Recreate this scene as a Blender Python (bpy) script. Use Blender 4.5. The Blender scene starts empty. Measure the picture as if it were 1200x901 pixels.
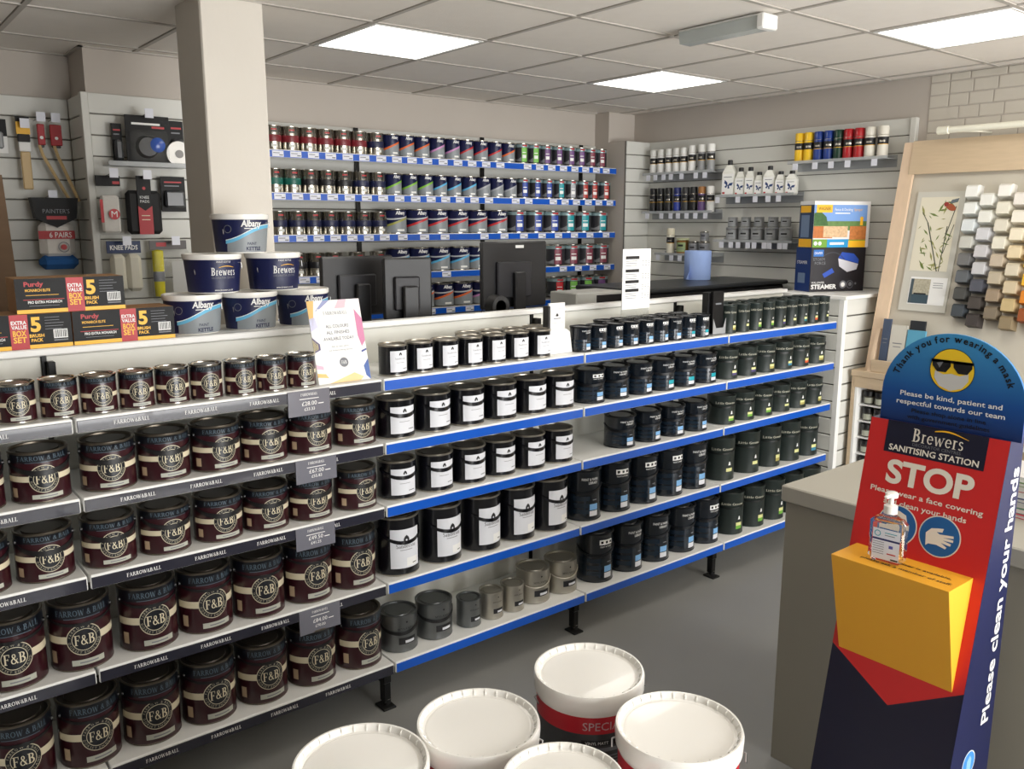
import bpy, math, random
from mathutils import Vector, Matrix
random.seed(7)
R_ = math.radians
SC = bpy.context.scene
COL = SC.collection

# ------------------------------------------------------------------ camera
def cam_axes(yaw, pitch):
    w = Vector((math.sin(yaw)*math.cos(pitch), math.cos(yaw)*math.cos(pitch), -math.sin(pitch)))
    r = Vector((math.cos(yaw), -math.sin(yaw), 0))
    return r, r.cross(w), w
cd = bpy.data.cameras.new('camera'); cam = bpy.data.objects.new('camera', cd); COL.objects.link(cam)
cd.sensor_width = 36; cd.lens = 1003.06*36/1200; cd.clip_start = 0.05
_r, _u, _w = cam_axes(.6768, .1858)
cam.matrix_world = Matrix(((_r.x, _u.x, -_w.x, 0), (_r.y, _u.y, -_w.y, 0), (_r.z, _u.z, -_w.z, 1.835), (0, 0, 0, 1)))
SC.camera = cam

# ------------------------------------------------------------------ light and exposure
wd = bpy.data.worlds.new('sky'); SC.world = wd; wd.use_nodes = True
bg = wd.node_tree.nodes['Background']
bg.inputs[0].default_value = (.80, .90, 1.0, 1); bg.inputs[1].default_value = 2.2      # overcast daylight outside
PANEL_EMIT = 6.0
def area(name, loc, rot, sx, sy, power, col):
    l = bpy.data.lights.new(name, 'AREA'); l.shape = 'RECTANGLE'; l.size = sx; l.size_y = sy; l.energy = power; l.color = col
    o = bpy.data.objects.new(name, l); o.location = loc; o.rotation_euler = rot; COL.objects.link(o); return o
area('window_daylight', (2.85, -2.56, 1.28), (R_(90), 0, 0), 4.1, 2.25, 230, (1, .97, .93))   # shop window behind the camera
SC.view_settings.view_transform = 'Standard'; SC.view_settings.look = 'None'
SC.view_settings.gamma = 1; SC.view_settings.exposure = 0.3; SC.view_settings.use_curve_mapping = False

# ------------------------------------------------------------------ materials
def lin(c):
    return tuple(((v/255)/12.92 if v/255 <= .04045 else ((v/255+.055)/1.055)**2.4) for v in c)
MC = {}
def M(name, col, rough=.5, metal=0, spec=.5, noise=None, bump=None, emit=None, trans=0, alpha=1, coat=0):
    if name in MC: return MC[name]
    m = bpy.data.materials.new(name); m.use_nodes = True
    nt = m.node_tree; b = nt.nodes['Principled BSDF']; c = lin(col)+(1,)
    b.inputs['Base Color'].default_value = c; b.inputs['Roughness'].default_value = rough
    b.inputs['Metallic'].default_value = metal; b.inputs['Specular IOR Level'].default_value = spec
    b.inputs['Transmission Weight'].default_value = trans; b.inputs['Alpha'].default_value = alpha
    b.inputs['Coat Weight'].default_value = coat
    if emit: b.inputs['Emission Color'].default_value = lin(emit[0])+(1,); b.inputs['Emission Strength'].default_value = emit[1]
    if noise or bump:
        tc = nt.nodes.new('ShaderNodeTexCoord')
    if noise:
        sc, amt = noise[:2]; st = noise[2] if len(noise) > 2 else (1, 1, 1)
        mp = nt.nodes.new('ShaderNodeMapping'); mp.inputs['Scale'].default_value = st
        n = nt.nodes.new('ShaderNodeTexNoise'); n.inputs['Scale'].default_value = sc; n.inputs['Detail'].default_value = 4
        mx = nt.nodes.new('ShaderNodeMix'); mx.data_type = 'RGBA'
        mx.inputs['A'].default_value = tuple(min(1, v*(1-amt)) for v in c[:3])+(1,)
        mx.inputs['B'].default_value = tuple(min(1, v*(1+amt)) for v in c[:3])+(1,)
        nt.links.new(tc.outputs['Object'], mp.inputs[0]); nt.links.new(mp.outputs[0], n.inputs['Vector'])
        nt.links.new(n.outputs['Fac'], mx.inputs['Factor']); nt.links.new(mx.outputs['Result'], b.inputs['Base Color'])
    if bump:
        n = nt.nodes.new('ShaderNodeTexNoise'); n.inputs['Scale'].default_value = bump[0]; n.inputs['Detail'].default_value = 3
        bp = nt.nodes.new('ShaderNodeBump'); bp.inputs['Strength'].default_value = bump[1]; bp.inputs['Distance'].default_value = .004
        nt.links.new(tc.outputs['Object'], n.inputs['Vector']); nt.links.new(n.outputs['Fac'], bp.inputs['Height']); nt.links.new(bp.outputs[0], b.inputs['Normal'])
    MC[name] = m; return m
WALL = M('wall paint', (190, 182, 173), .75, noise=(3, .04)); WALLW = M('pillar paint', (212, 206, 196), .7, noise=(4, .03), bump=(60, .08))
CEIL = M('ceiling tile', (240, 234, 226), .9, noise=(14, .03), bump=(180, .25)); TBAR = M('ceiling grid', (186, 180, 172), .6)
FLOOR = M('grey vinyl floor', (146, 146, 143), .42, noise=(2.2, .10), bump=(240, .05))
SLAT = M('slatwall laminate', (214, 214, 208), .5, noise=(2, .03)); GROOVE = M('slatwall groove', (112, 108, 102), .8)
WHITE = M('white metal', (240, 240, 237), .35); OFFW = M('off white panel', (232, 232, 224), .45); GREYM = M('grey shelf backing', (150, 148, 146), .6)
BLACK = M('black plastic', (22, 22, 24), .4); BLKM = M('black steel', (20, 20, 20), .35, .4); DARK = M('dark rubber', (14, 14, 14), .7)
BLUE = M('blue price strip', (8, 84, 190), .28, coat=.3); STRIP = M('black price strip', (40, 40, 52), .22, coat=.5)
CHROME = M('tin plate', (198, 194, 184), .22, 1); LIDM = M('dull lid metal', (120, 112, 100), .35, .9); LIDK = M('dark lid', (58, 52, 46), .38, .6)
PRW = M('white print', (238, 238, 236), .5); PRK = M('black print', (20, 20, 24), .5); PRG = M('grey print', (120, 122, 128), .5)
BURG = M('burgundy paint label', (50, 15, 23), .28, coat=.3); NAVYB = M('blue black band', (16, 20, 28), .3, coat=.3); CREAM = M('cream print', (214, 204, 176), .45)
SLATE = M('slate lettering', (82, 98, 110), .4); TAGG = M('grey green shade label', (176, 178, 166), .5)
BLKT = M('black tin enamel', (10, 11, 18), .25, coat=.3); LABW = M('white paper label', (222, 224, 230), .5)
NAVT = M('navy tin enamel', (13, 22, 32), .25, coat=.3); NAVD = M('navy tin gloss pattern', (22, 36, 50), .18, coat=.3)
GRNT = M('dark green tin enamel', (28, 38, 36), .42); SKY = M('pale blue label', (126, 178, 226), .45); TEAL = M('teal label', (20, 160, 176), .45)
PEWT = M('pewter tin', (176, 172, 162), .34, .88); GUN = M('gunmetal tin', (120, 123, 124), .36, .85)
NAVY = M('navy label', (22, 28, 70), .4); GREYL = M('silver grey label', (140, 146, 150), .4); CYAN = M('light blue swoosh', (104, 184, 220), .4)
RED = M('red print', (180, 22, 32), .45); YEL = M('yellow print', (245, 186, 36), .45); WPLA = M('white tub plastic', (244, 242, 236), .24, coat=.3)
WOOD = M('pale oak laminate', (202, 180, 150), .5, noise=(9, .10, (1, 1, 8))); WOODV = M('pale oak edge', (222, 196, 168), .5, noise=(9, .08, (6, 6, 1)))
TAUPE = M('taupe counter', (150, 145, 132), .45, noise=(3, .03)); CARD = M('brown cardboard', (170, 130, 90), .8)
CLEAR = M('clear plastic', (235, 240, 240), .08, trans=1, alpha=.55); FROST = M('frosted acrylic', (190, 194, 196), .3, alpha=.6)
STEEL = M('hook steel', (150, 150, 150), .3, 1); SILK = M('grey plastic', (150, 152, 154), .4)

# ------------------------------------------------------------------ lettering (2D shapes: verts, faces)
def strokes_to_shape(st):
    V, F = [], []
    for s in st:
        if s[0] == 'l':
            _, x0, y0, x1, y1, w = s; dx, dy = x1-x0, y1-y0; L = math.hypot(dx, dy) or 1; nx, ny = -dy/L*w/2, dx/L*w/2
            b = len(V); V += [(x0-nx, y0-ny), (x1-nx, y1-ny), (x1+nx, y1+ny), (x0+nx, y0+ny)]; F.append((b, b+1, b+2, b+3))
        else:
            _, cx, cy, rx, ry, a0, a1, w = s; n = max(4, int(abs(a1-a0)/28)); b = len(V)
            for i in range(n+1):
                a = R_(a0+(a1-a0)*i/n); ca, sa = math.cos(a), math.sin(a); ww = w*(.55+.45*abs(ca))/2
                V += [(cx+(rx+ww)*ca, cy+(ry+ww)*sa), (cx+(rx-ww)*ca, cy+(ry-ww)*sa)]
            for i in range(n): F.append((b+2*i, b+2*i+1, b+2*i+3, b+2*i+2))
    return V, F
def _stem(x, w=.15, h=1, s=.17): return [('l', x, 0, x, h, w), ('l', x-s, .025, x+s, .025, .05), ('l', x-s, h-.025, x+s, h-.025, .05)]
SER = {
 'F': (.66, _stem(.2)+[('l', .2, .97, .6, .97, .06), ('l', .59, 1, .59, .72, .05), ('l', .2, .51, .47, .51, .06), ('l', .46, .62, .46, .40, .05)]),
 'B': (.76, _stem(.2)+[('l', .2, .97, .36, .97, .06), ('l', .2, .53, .38, .53, .06), ('l', .2, .03, .38, .03, .06), ('a', .36, .75, .19, .2, -90, 90, .15), ('a', .38, .28, .23, .23, -90, 90, .16)]),
 'R': (.80, _stem(.2)+[('l', .2, .97, .36, .97, .06), ('l', .2, .49, .36, .49, .06), ('a', .36, .73, .2, .22, -90, 90, .15), ('l', .36, .5, .72, .03, .14), ('l', .66, .025, .84, .025, .05)]),
 'A': (.82, [('l', .1, 0, .4, 1, .06), ('l', .4, 1, .7, 0, .15), ('l', .2, .34, .58, .34, .05), ('l', 0, .025, .2, .025, .05), ('l', .56, .025, .84, .025, .05)]),
 'O': (.90, [('a', .44, .5, .34, .45, 0, 360, .15)]),
 'W': (1.12, [('l', .1, 1, .32, 0, .14), ('l', .32, 0, .55, .95, .06), ('l', .52, .95, .76, 0, .14), ('l', .76, 0, 1.0, 1, .06), ('l', -.02, .97, .24, .97, .05), ('l', .9, .97, 1.1, .97, .05)]),
 'L': (.64, _stem(.2)+[('l', .2, .03, .58, .03, .06), ('l', .58, 0, .58, .26, .05)]),
 '&': (.70, [('a', .32, .76, .13, .18, 0, 360, .1), ('a', .29, .27, .21, .24, 60, 330, .12), ('l', .24, .64, .66, .02, .12), ('l', .48, .18, .64, .5, .05)]),
 'M': (1.04, [('l', .14, 0, .18, 1, .06), ('l', .18, 1, .5, .05, .14), ('l', .5, .05, .82, 1, .06), ('l', .84, 1, .88, 0, .15), ('l', .02, .03, .26, .03, .05), ('l', .74, .03, 1, .03, .05)]),
 'Y': (.78, [('l', .1, 1, .4, .5, .14), ('l', .7, 1, .4, .5, .06), ('l', .4, .55, .4, 0, .15), ('l', .24, .025, .56, .025, .05), ('l', 0, .97, .24, .97, .05), ('l', .58, .97, .8, .97, .05)]),
 'N': (.86, [('l', .16, 0, .16, 1, .06), ('l', .16, 1, .72, 0, .15), ('l', .72, 0, .72, 1, .06), ('l', .04, .025, .3, .025, .05), ('l', .6, .97, .84, .97, .05)]),
 'D': (.86, _stem(.2)+[('l', .2, .97, .4, .97, .06), ('l', .2, .03, .4, .03, .06), ('a', .4, .5, .33, .45, -90, 90, .16)]),
 'S': (.62, [('a', .31, .74, .2, .2, 25, 270, .12), ('a', .31, .27, .22, .23, 90, -155, .14)]),
 'G': (.88, [('a', .45, .5, .35, .45, 45, 320, .15), ('l', .74, .45, .74, .1, .13), ('l', .58, .45, .86, .45, .05)]),
 'E': (.68, _stem(.2)+[('l', .2, .97, .58, .97, .06), ('l', .57, 1, .57, .75, .05), ('l', .2, .51, .46, .51, .06), ('l', .2, .03, .6, .03, .06), ('l', .6, 0, .6, .25, .05)]),
 'r': (.46, [('l', .16, 0, .16, .66, .13), ('l', .02, .02, .32, .02, .045), ('l', .04, .64, .16, .64, .045), ('a', .3, .42, .12, .2, 150, 50, .1)]),
 'e': (.58, [('a', .29, .33, .21, .29, 0, 320, .12), ('l', .1, .36, .5, .36, .05)]),
 'w': (.90, [('l', .1, .66, .27, 0, .12), ('l', .27, 0, .44, .6, .05), ('l', .44, .6, .6, 0, .12), ('l', .6, 0, .8, .66, .05), ('l', 0, .64, .2, .64, .045), ('l', .7, .64, .9, .64, .045)]),
 's': (.46, [('a', .22, .49, .13, .13, 20, 270, .1), ('a', .22, .18, .15, .15, 90, -155, .11)]),
 'i': (.34, [('l', .16, 0, .16, .66, .13), ('l', .02, .02, .3, .02, .045), ('l', .1, .86, .22, .86, .13)]),
 'l': (.34, [('l', .16, 0, .16, 1, .13), ('l', .02, .02, .3, .02, .045)]),
 't': (.42, [('l', .18, .08, .18, .85, .12), ('l', .04, .63, .36, .63, .05), ('a', .28, .14, .1, .12, 180, 300, .08)]),
 'n': (.64, [('l', .16, 0, .16, .66, .13), ('l', .02, .02, .3, .02, .045), ('a', .33, .42, .16, .2, 160, 0, .1), ('l', .49, 0, .49, .45, .13), ('l', .36, .02, .63, .02, .045)]),
 'd': (.64, [('l', .46, 0, .46, 1, .13), ('a', .28, .32, .19, .28, 30, 330, .12)]),
 'a': (.56, [('l', .42, 0, .42, .5, .12), ('a', .28, .48, .14, .15, 0, 150, .09), ('a', .25, .18, .15, .15, 0, 360, .1)]),
 'o': (.60, [('a', .3, .33, .22, .29, 0, 360, .12)]),
 ' ': (.35, []),
}
TXT = {}
def text(s, h, serif=False, width=None, align='c', sp=1.0, shear=0, bold=0, res=2):
    key = (s, serif, sp, shear, bold, res)
    if key not in TXT:
        V, F = [], []
        if serif:
            x = 0
            for ch in s:
                adv, st = SER.get(ch, SER[' ']); v, f = strokes_to_shape(st); b = len(V)
                V += [(p[0]+x, p[1]) for p in v]; F += [tuple(i+b for i in q) for q in f]; x += adv*sp+.04
        else:
            c = bpy.data.curves.new('lettering', 'FONT'); c.body = s; c.resolution_u = res; c.space_character = sp; c.shear = shear; c.offset = bold
            o = bpy.data.objects.new('lettering', c); m = bpy.data.meshes.new_from_object(o)
            V = [(v.co.x/.69, v.co.y/.69) for v in m.vertices]; F = [tuple(p.vertices) for p in m.polygons]
            bpy.data.objects.remove(o); bpy.data.curves.remove(c); bpy.data.meshes.remove(m)
        TXT[key] = (V, F)
    V, F = TXT[key]
    x0 = min(v[0] for v in V); x1 = max(v[0] for v in V); k = h; kx = (width/(x1-x0)) if width else h
    off = {'c': (x0+x1)/2, 'l': x0, 'r': x1}[align]
    return [((v[0]-off)*kx, v[1]*k) for v in V], F
def rect(x0, y0, x1, y1, nx=1, ny=1):
    V = [(x0+(x1-x0)*i/nx, y0+(y1-y0)*j/ny) for j in range(ny+1) for i in range(nx+1)]
    F = [(j*(nx+1)+i, j*(nx+1)+i+1, (j+1)*(nx+1)+i+1, (j+1)*(nx+1)+i) for j in range(ny) for i in range(nx)]
    return V, F
def disc(cx, cy, r, n=28, ry=None):
    ry = ry or r
    K_ = 5; V = [(cx, cy)]+[(cx+r*k/K_*math.cos(2*math.pi*i/n), cy+ry*k/K_*math.sin(2*math.pi*i/n)) for k in range(1, K_+1) for i in range(n)]
    F = [(0, 1+i, 1+(i+1) % n) for i in range(n)]
    for k in range(K_-1): F += [(1+k*n+i, 1+(k+1)*n+i, 1+(k+1)*n+(i+1) % n, 1+k*n+(i+1) % n) for i in range(n)]
    return V, F
def ring(cx, cy, r0, r1, n=32, a0=0, a1=360):
    V, F = [], []
    for i in range(n+1):
        a = R_(a0+(a1-a0)*i/n); V += [(cx+r0*math.cos(a), cy+r0*math.sin(a)), (cx+r1*math.cos(a), cy+r1*math.sin(a))]
    return V, [(2*i, 2*i+1, 2*i+3, 2*i+2) for i in range(n)]
def band(f0, f1, x0, x1, n=16):           # strip between two curves
    V, F = [], []
    for i in range(n+1):
        x = x0+(x1-x0)*i/n; V += [(x, f0(x)), (x, f1(x))]
    return V, [(2*i, 2*i+2, 2*i+3, 2*i+1) for i in range(n)]
def poly(pts): return list(pts), [tuple(range(len(pts)))]
def move(sh, dx, dy, rot=0, k=1):
    c, s = math.cos(rot), math.sin(rot)
    return [((x*c-y*s)*k+dx, (x*s+y*c)*k+dy) for x, y in sh[0]], sh[1]
def arc_text(s, h, r, a_mid, flip=False, spread=1.0, bold=0):
    V, F = [], []; ws = []
    for ch in s:
        if ch == ' ': ws.append(.42*h*spread); continue
        g = text(ch, h, bold=bold)[0]; ws.append((max(p[0] for p in g)-min(p[0] for p in g)+.16*h)*spread)
    tot = sum(ws); pos = -tot/2
    for ch, w in zip(s, ws):
        if ch != ' ':
            d = (pos+w/2)/r; v, f = text(ch, h, bold=bold)
            a = R_(a_mid)-d if not flip else R_(a_mid)+d
            rot = a-math.pi/2 if not flip else a+math.pi/2
            rr = r if not flip else r+h
            v, f = move((v, f), rr*math.cos(a), rr*math.sin(a), rot); b = len(V); V += v; F += [tuple(i+b for i in q) for q in f]
        pos += w
    return V, F

# ------------------------------------------------------------------ mesh builder
class MB:
    def __init__(s): s.V, s.F, s.I, s.mats = [], [], [], []
    def mi(s, m):
        if m not in s.mats: s.mats.append(m)
        return s.mats.index(m)
    def add(s, V, F, m):
        b = len(s.V); s.V += [tuple(v) for v in V]; i = s.mi(m)
        for f in F: s.F.append(tuple(x+b for x in f)); s.I.append(i)
        return s
    def box(s, x0, x1, y0, y1, z0, z1, m, c=0):
        if c <= 0:
            V = [(x, y, z) for z in (z0, z1) for y in (y0, y1) for x in (x0, x1)]
            return s.add(V, [(0, 2, 3, 1), (4, 5, 7, 6), (0, 1, 5, 4), (2, 6, 7, 3), (0, 4, 6, 2), (1, 3, 7, 5)], m)
        c = min(c, (x1-x0)*.45, (y1-y0)*.45, (z1-z0)*.45); V = []; idx = {}
        X, Y, Z = (x0, x1), (y0, y1), (z0, z1); sg = (1, -1)
        for i in (0, 1):
            for j in (0, 1):
                for k in (0, 1):
                    for a in range(3):
                        p = [X[i]+sg[i]*c, Y[j]+sg[j]*c, Z[k]+sg[k]*c]; p[a] = (X[i], Y[j], Z[k])[a]
                        idx[i, j, k, a] = len(V); V.append(p)
        F = []
        for i in (0, 1): F.append((idx[i, 0, 0, 0], idx[i, 1, 0, 0], idx[i, 1, 1, 0], idx[i, 0, 1, 0]))
        for j in (0, 1): F.append((idx[0, j, 0, 1], idx[1, j, 0, 1], idx[1, j, 1, 1], idx[0, j, 1, 1]))
        for k in (0, 1): F.append((idx[0, 0, k, 2], idx[1, 0, k, 2], idx[1, 1, k, 2], idx[0, 1, k, 2]))
        for i in (0, 1):
            for j in (0, 1): F.append((idx[i, j, 0, 0], idx[i, j, 0, 1], idx[i, j, 1, 1], idx[i, j, 1, 0]))
            for k in (0, 1): F.append((idx[i, 0, k, 0], idx[i, 0, k, 2], idx[i, 1, k, 2], idx[i, 1, k, 0]))
        for j in (0, 1):
            for k in (0, 1): F.append((idx[0, j, k, 1], idx[0, j, k, 2], idx[1, j, k, 2], idx[1, j, k, 1]))
        for i in (0, 1):
            for j in (0, 1):
                for k in (0, 1): F.append((idx[i, j, k, 0], idx[i, j, k, 1], idx[i, j, k, 2]))
        return s.add(V, F, m)
    def lathe(s, prof, seg=36, cx=0, cy=0, cz=0, ax='z'):
        # prof: [(r, z, material of the band up to the next point)]
        n = len(prof); V = []
        for r, z, *_ in prof:
            for i in range(seg):
                a = 2*math.pi*i/seg; p = (r*math.cos(a), r*math.sin(a), z)
                if ax == 'y': p = (p[0], p[2], p[1])
                if ax == 'x': p = (p[2], p[0], p[1])
                V.append((p[0]+cx, p[1]+cy, p[2]+cz))
        b = len(s.V); s.V += V
        for k in range(n-1):
            mi = s.mi(prof[k][2])
            for i in range(seg):
                j = (i+1) % seg
                s.F.append((b+k*seg+i, b+k*seg+j, b+(k+1)*seg+j, b+(k+1)*seg+i)); s.I.append(mi)
        for k in (0, n-1):
            if prof[k][0] > 1e-6:
                s.F.append(tuple(b+k*seg+i for i in range(seg))); s.I.append(s.mi(prof[min(k, n-2)][2]))
        return s
    def tube(s, pts, r, m, seg=6):
        pts = [Vector(p) for p in pts]; V, F = [], []
        for i, p in enumerate(pts):
            t = (pts[min(i+1, len(pts)-1)]-pts[max(i-1, 0)]).normalized()
            u = t.cross(Vector((0, 0, 1))) if abs(t.z) < .95 else t.cross(Vector((1, 0, 0))); u.normalize(); v = t.cross(u)
            for k in range(seg):
                a = 2*math.pi*k/seg; V.append(p+u*r*math.cos(a)+v*r*math.sin(a))
        n = len(pts)
        for i in range(n-1):
            for k in range(seg): F.append((i*seg+k, i*seg+(k+1) % seg, (i+1)*seg+(k+1) % seg, (i+1)*seg+k))
        F += [tuple(range(seg)), tuple((n-1)*seg+k for k in range(seg))]
        return s.add(V, F, m)
    def cyl(s, sh, Rz, m, th0=0, z0=0, off=.0006):
        # wrap a 2D shape round a vertical tin; Rz = radius or function of height; front faces -Y
        out = []
        for x, z in sh[0]:
            r = Rz(z+z0) if callable(Rz) else Rz; a = th0+x/r
            out.append(((r+off)*math.sin(a), -(r+off)*math.cos(a), z+z0))
        return s.add(out, sh[1], m)
    def plane(s, sh, o, right, up, m, off=0):
        o, rt, u = Vector(o), Vector(right).normalized(), Vector(up).normalized(); n = rt.cross(u)
        return s.add([o+rt*x+u*y+n*off for x, y in sh[0]], sh[1], m)
    def prism(s, pts, y0, y1, m):        # polygon in XZ, extruded along Y
        n = len(pts); V = [(x, y0, z) for x, z in pts]+[(x, y1, z) for x, z in pts]
        return s.add(V, [tuple(range(n)), tuple(range(2*n-1, n-1, -1))]+[(i, (i+1) % n, (i+1) % n+n, i+n) for i in range(n)], m)
    def mesh(s, name, org=(0, 0, 0), smooth=True):
        me = bpy.data.meshes.new(name); me.from_pydata([(x-org[0], y-org[1], z-org[2]) for x, y, z in s.V], [], s.F)
        for m in s.mats: me.materials.append(m)
        me.polygons.foreach_set('material_index', s.I)
        if smooth:
            me.polygons.foreach_set('use_smooth', [True]*len(s.F)); me.set_sharp_from_angle(angle=R_(38))
        me.update(); return me
KIDS = {}
def tag(o, label=None, cat=None, group=None, kind=None):
    if label: o['label'] = label
    if cat: o['category'] = cat
    if group: o['group'] = group
    if kind: o['kind'] = kind
    return o
def thing(name, label, cat, loc=(0, 0, 0), rz=0, group=None):
    o = bpy.data.objects.new(name, None); o.empty_display_size = .05; COL.objects.link(o)
    o.location = loc; o.rotation_euler = (0, 0, rz); return tag(o, label, cat, group)
def part(name, mb, parent, world=False, label=None, smooth=True):
    me = mb.mesh(name, tuple(parent.location) if world else (0, 0, 0), smooth) if isinstance(mb, MB) else mb
    o = bpy.data.objects.new(name, me); COL.objects.link(o); o.parent = parent; KIDS.setdefault(parent.name, []).append(o)
    if label: o['label'] = label
    return o
def sub(name, mb, parent, org=(0, 0, 0)):       # sub-part of a part whose own origin is org in world space
    me = mb.mesh(name, org) if isinstance(mb, MB) else mb
    o = bpy.data.objects.new(name, me); COL.objects.link(o); o.parent = parent; KIDS.setdefault(parent.name, []).append(o); return o
def solo(name, mb, label=None, cat=None, group=None, kind=None, org=(0, 0, 0), rz=0):
    o = bpy.data.objects.new(name, mb.mesh(name, org) if isinstance(mb, MB) else mb); COL.objects.link(o); o.location = org; o.rotation_euler = (0, 0, rz)
    return tag(o, label, cat, group, kind)
def copy_tree(o, parent=None, swap=None):
    c = o.copy(); COL.objects.link(c)
    if parent: c.parent = parent
    if swap and o.type == 'MESH':
        for k, m in swap.items():
            if o.name.split('.')[0] == k:
                c.material_slots[0].link = 'OBJECT'; c.material_slots[0].material = m
    for ch in KIDS.get(o.name, ()): copy_tree(ch, c, swap)
    return c
USED = set()
def place(proto, loc, rz, label, group=None, swap=None, cat=None):
    if proto.name not in USED and not swap:
        USED.add(proto.name); o = proto
    else: o = copy_tree(proto, None, swap)
    o.location = loc; o.rotation_euler = (0, 0, rz); o['label'] = label
    if group: o['group'] = group
    if cat: o['category'] = cat
    return o
def drop(proto):                     # remove a template that was never used itself
    if proto.name in USED: return
    for ch in KIDS.get(proto.name, ()):
        for g in KIDS.get(ch.name, ()): bpy.data.objects.remove(g)
    for ch in KIDS.get(proto.name, ()): bpy.data.objects.remove(ch)
    bpy.data.objects.remove(proto)
ORD = ['first', 'second', 'third', 'fourth', 'fifth', 'sixth', 'seventh', 'eighth', 'ninth', 'tenth', 'eleventh', 'twelfth', 'thirteenth', 'fourteenth', 'fifteenth', 'sixteenth', 'seventeenth', 'eighteenth', 'nineteenth', 'twentieth']

# ================================================================== THE ROOM
XL, XR, YF, YB, ZC = -4.6, 5.08, -2.5, 4.95, 2.665
solo('floor', MB().box(XL-.2, XR+.2, YF-.2, YB+.2, -.12, 0, FLOOR), 'smooth grey vinyl shop floor', kind='structure')
solo('wall_back', MB().box(XL-.2, XR+.2, YB, YB+.2, 0, 2.9, WALL), 'pale grey plaster wall behind the shelving', kind='structure')
solo('wall_left', MB().box(XL-.2, XL, YF, YB, 0, 2.9, M('bounce damping wall', (66, 64, 62), .8)), 'side wall out of the picture, darkened to cut bounced light', kind='structure')  # unseen wall; dark colour and distance chosen to cut light from the left
wf = MB()
for b in ((XL, .7, 0, 2.9), (5.0, XR, 0, 2.9), (.7, 5.0, 0, .08), (.7, 5.0, 2.45, 2.9)): wf.box(b[0], b[1], YF-.2, YF, b[2], b[3], WALL)
solo('wall_front', wf, 'plaster shopfront wall around the window', kind='structure')
w1 = thing('window_1', 'wide shop window behind the camera', None, (2.85, YF-.1, .08)); w1['kind'] = 'structure'
fr = MB()
for x in (.7, 2.1, 3.5, 4.92): fr.box(x, x+.08, YF-.14, YF-.06, .08, 2.45, WHITE, .01)
fr.box(.7, 5.0, YF-.14, YF-.06, .08, .14, WHITE, .01).box(.7, 5.0, YF-.14, YF-.06, 2.38, 2.45, WHITE, .01)
part('window_frame', fr, w1, True)
for x0, x1 in ((.78, 2.1), (2.18, 3.5), (3.58, 4.92)): part('pane', MB().box(x0, x1, YF-.104, YF-.098, .14, 2.38, M('window glass', (235, 240, 240), .03, alpha=.12)), w1, True)
solo('wall_back_left', MB().box(1.10, 1.92, 4.65, YB, 0, 2.9, WALL), 'projecting plaster wall left of the pillar', kind='structure')
solo('wall_pillar', MB().box(1.20, 1.447, 3.33, 3.60, 0, ZC+.02, WALLW, .006), 'square cream pillar rising to the ceiling', kind='structure')
solo('wall_corner_boxing', MB().box(4.80, XR, 4.80, YB, 0, ZC, WALL).box(4.80, XR, 4.63, 4.80, 0, 2.44, WALL), 'boxed pipe duct in the far corner', kind='structure')
wr = solo('wall_right', MB().box(XR, XR+.2, YF, YB, 0, 2.9, WALL), 'plaster right hand wall with a painted brick section', kind='structure')
BRICK = M('painted brick', (206, 200, 188), .85, noise=(7, .06), bump=(40, .35))
BM = {}
z = 2.0; row = 0
while z < ZC-.01:
    h = min(.062, ZC-.004-z); y = 2.50-(.10 if row % 2 else 0)
    y1 = 2.50
    while y1 > .9:
        L = random.choice((.11, .17, .19, .21, .13)); y0 = y1-L
        k = (L, round(h, 3))
        if k not in BM: BM[k] = MB().box(-.0045, 0, 0, L-.006, 0, h, BRICK, .0042).mesh('brick')
        o = sub('brick', BM[k], wr); o.location = (XR, y0, z); y1 = y0
    z += .0695; row += 1

# ceiling: plate, grid and every tile
ce = solo('ceiling', MB().box(XL-.2, XR+.2, YF-.2, YB+.2, ZC+.03, ZC+.15, GROOVE), 'suspended ceiling of square mineral tiles', kind='structure')
GX = [1.935+.6*i for i in range(-11, 7)]; GY = [3.334+.6*j for j in range(-10, 5)]
g = MB()
for x in GX:
    if XL < x < XR: g.box(x-.010, x+.010, YF, YB, ZC-.001, ZC+.012, TBAR)
for y in GY:
    if YF < y < YB: g.box(XL, XR, y-.010, y+.010, ZC-.0014, ZC+.012, TBAR)
g.box(XR-.022, XR, YF, YB, ZC-.003, ZC+.01, TBAR).box(XL, XR, YB-.022, YB, ZC-.003, ZC+.01, TBAR).box(1.08, 1.92, 4.63, 4.65, ZC-.003, ZC+.01, TBAR).box(1.08, 1.10, 4.63, YB, ZC-.003, ZC+.01, TBAR)
sub('ceiling_grid', g, ce)
LIGHTS = {(0, 0), (3, 0), (3, -3), (0, -3)}
TM = {}
for i in range(-11, 6):
    for j in range(-10, 4):
        if (i, j) in LIGHTS: continue
        x0, x1 = max(XL, GX[0]+.6*(i+11)+.012), min(XR, GX[0]+.6*(i+12)-.012)
        y0, y1 = max(YF, GY[0]+.6*(j+10)+.012), min(YB, GY[0]+.6*(j+11)-.012)
        if x1-x0 < .02 or y1-y0 < .02: continue
        k = (round(x1-x0, 3), round(y1-y0, 3))
        if k not in TM: TM[k] = MB().box(0, k[0], 0, k[1], 0, .015, CEIL, .003).mesh('ceiling_tile')
        o = sub('ceiling_tile', TM[k], ce); o.location = (x0, y0, ZC+.003)
DIFF = M('light panel diffuser', (255, 255, 255), .5, emit=((255, 250, 240), PANEL_EMIT))
fm = MB()
for a in ((-.288, -.272, -.288, .288), (.272, .288, -.288, .288), (-.272, .272, -.288, -.272), (-.272, .272, .272, .288)): fm.box(a[0], a[1], a[2], a[3], -.004, .012, WHITE, .002)
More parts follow.
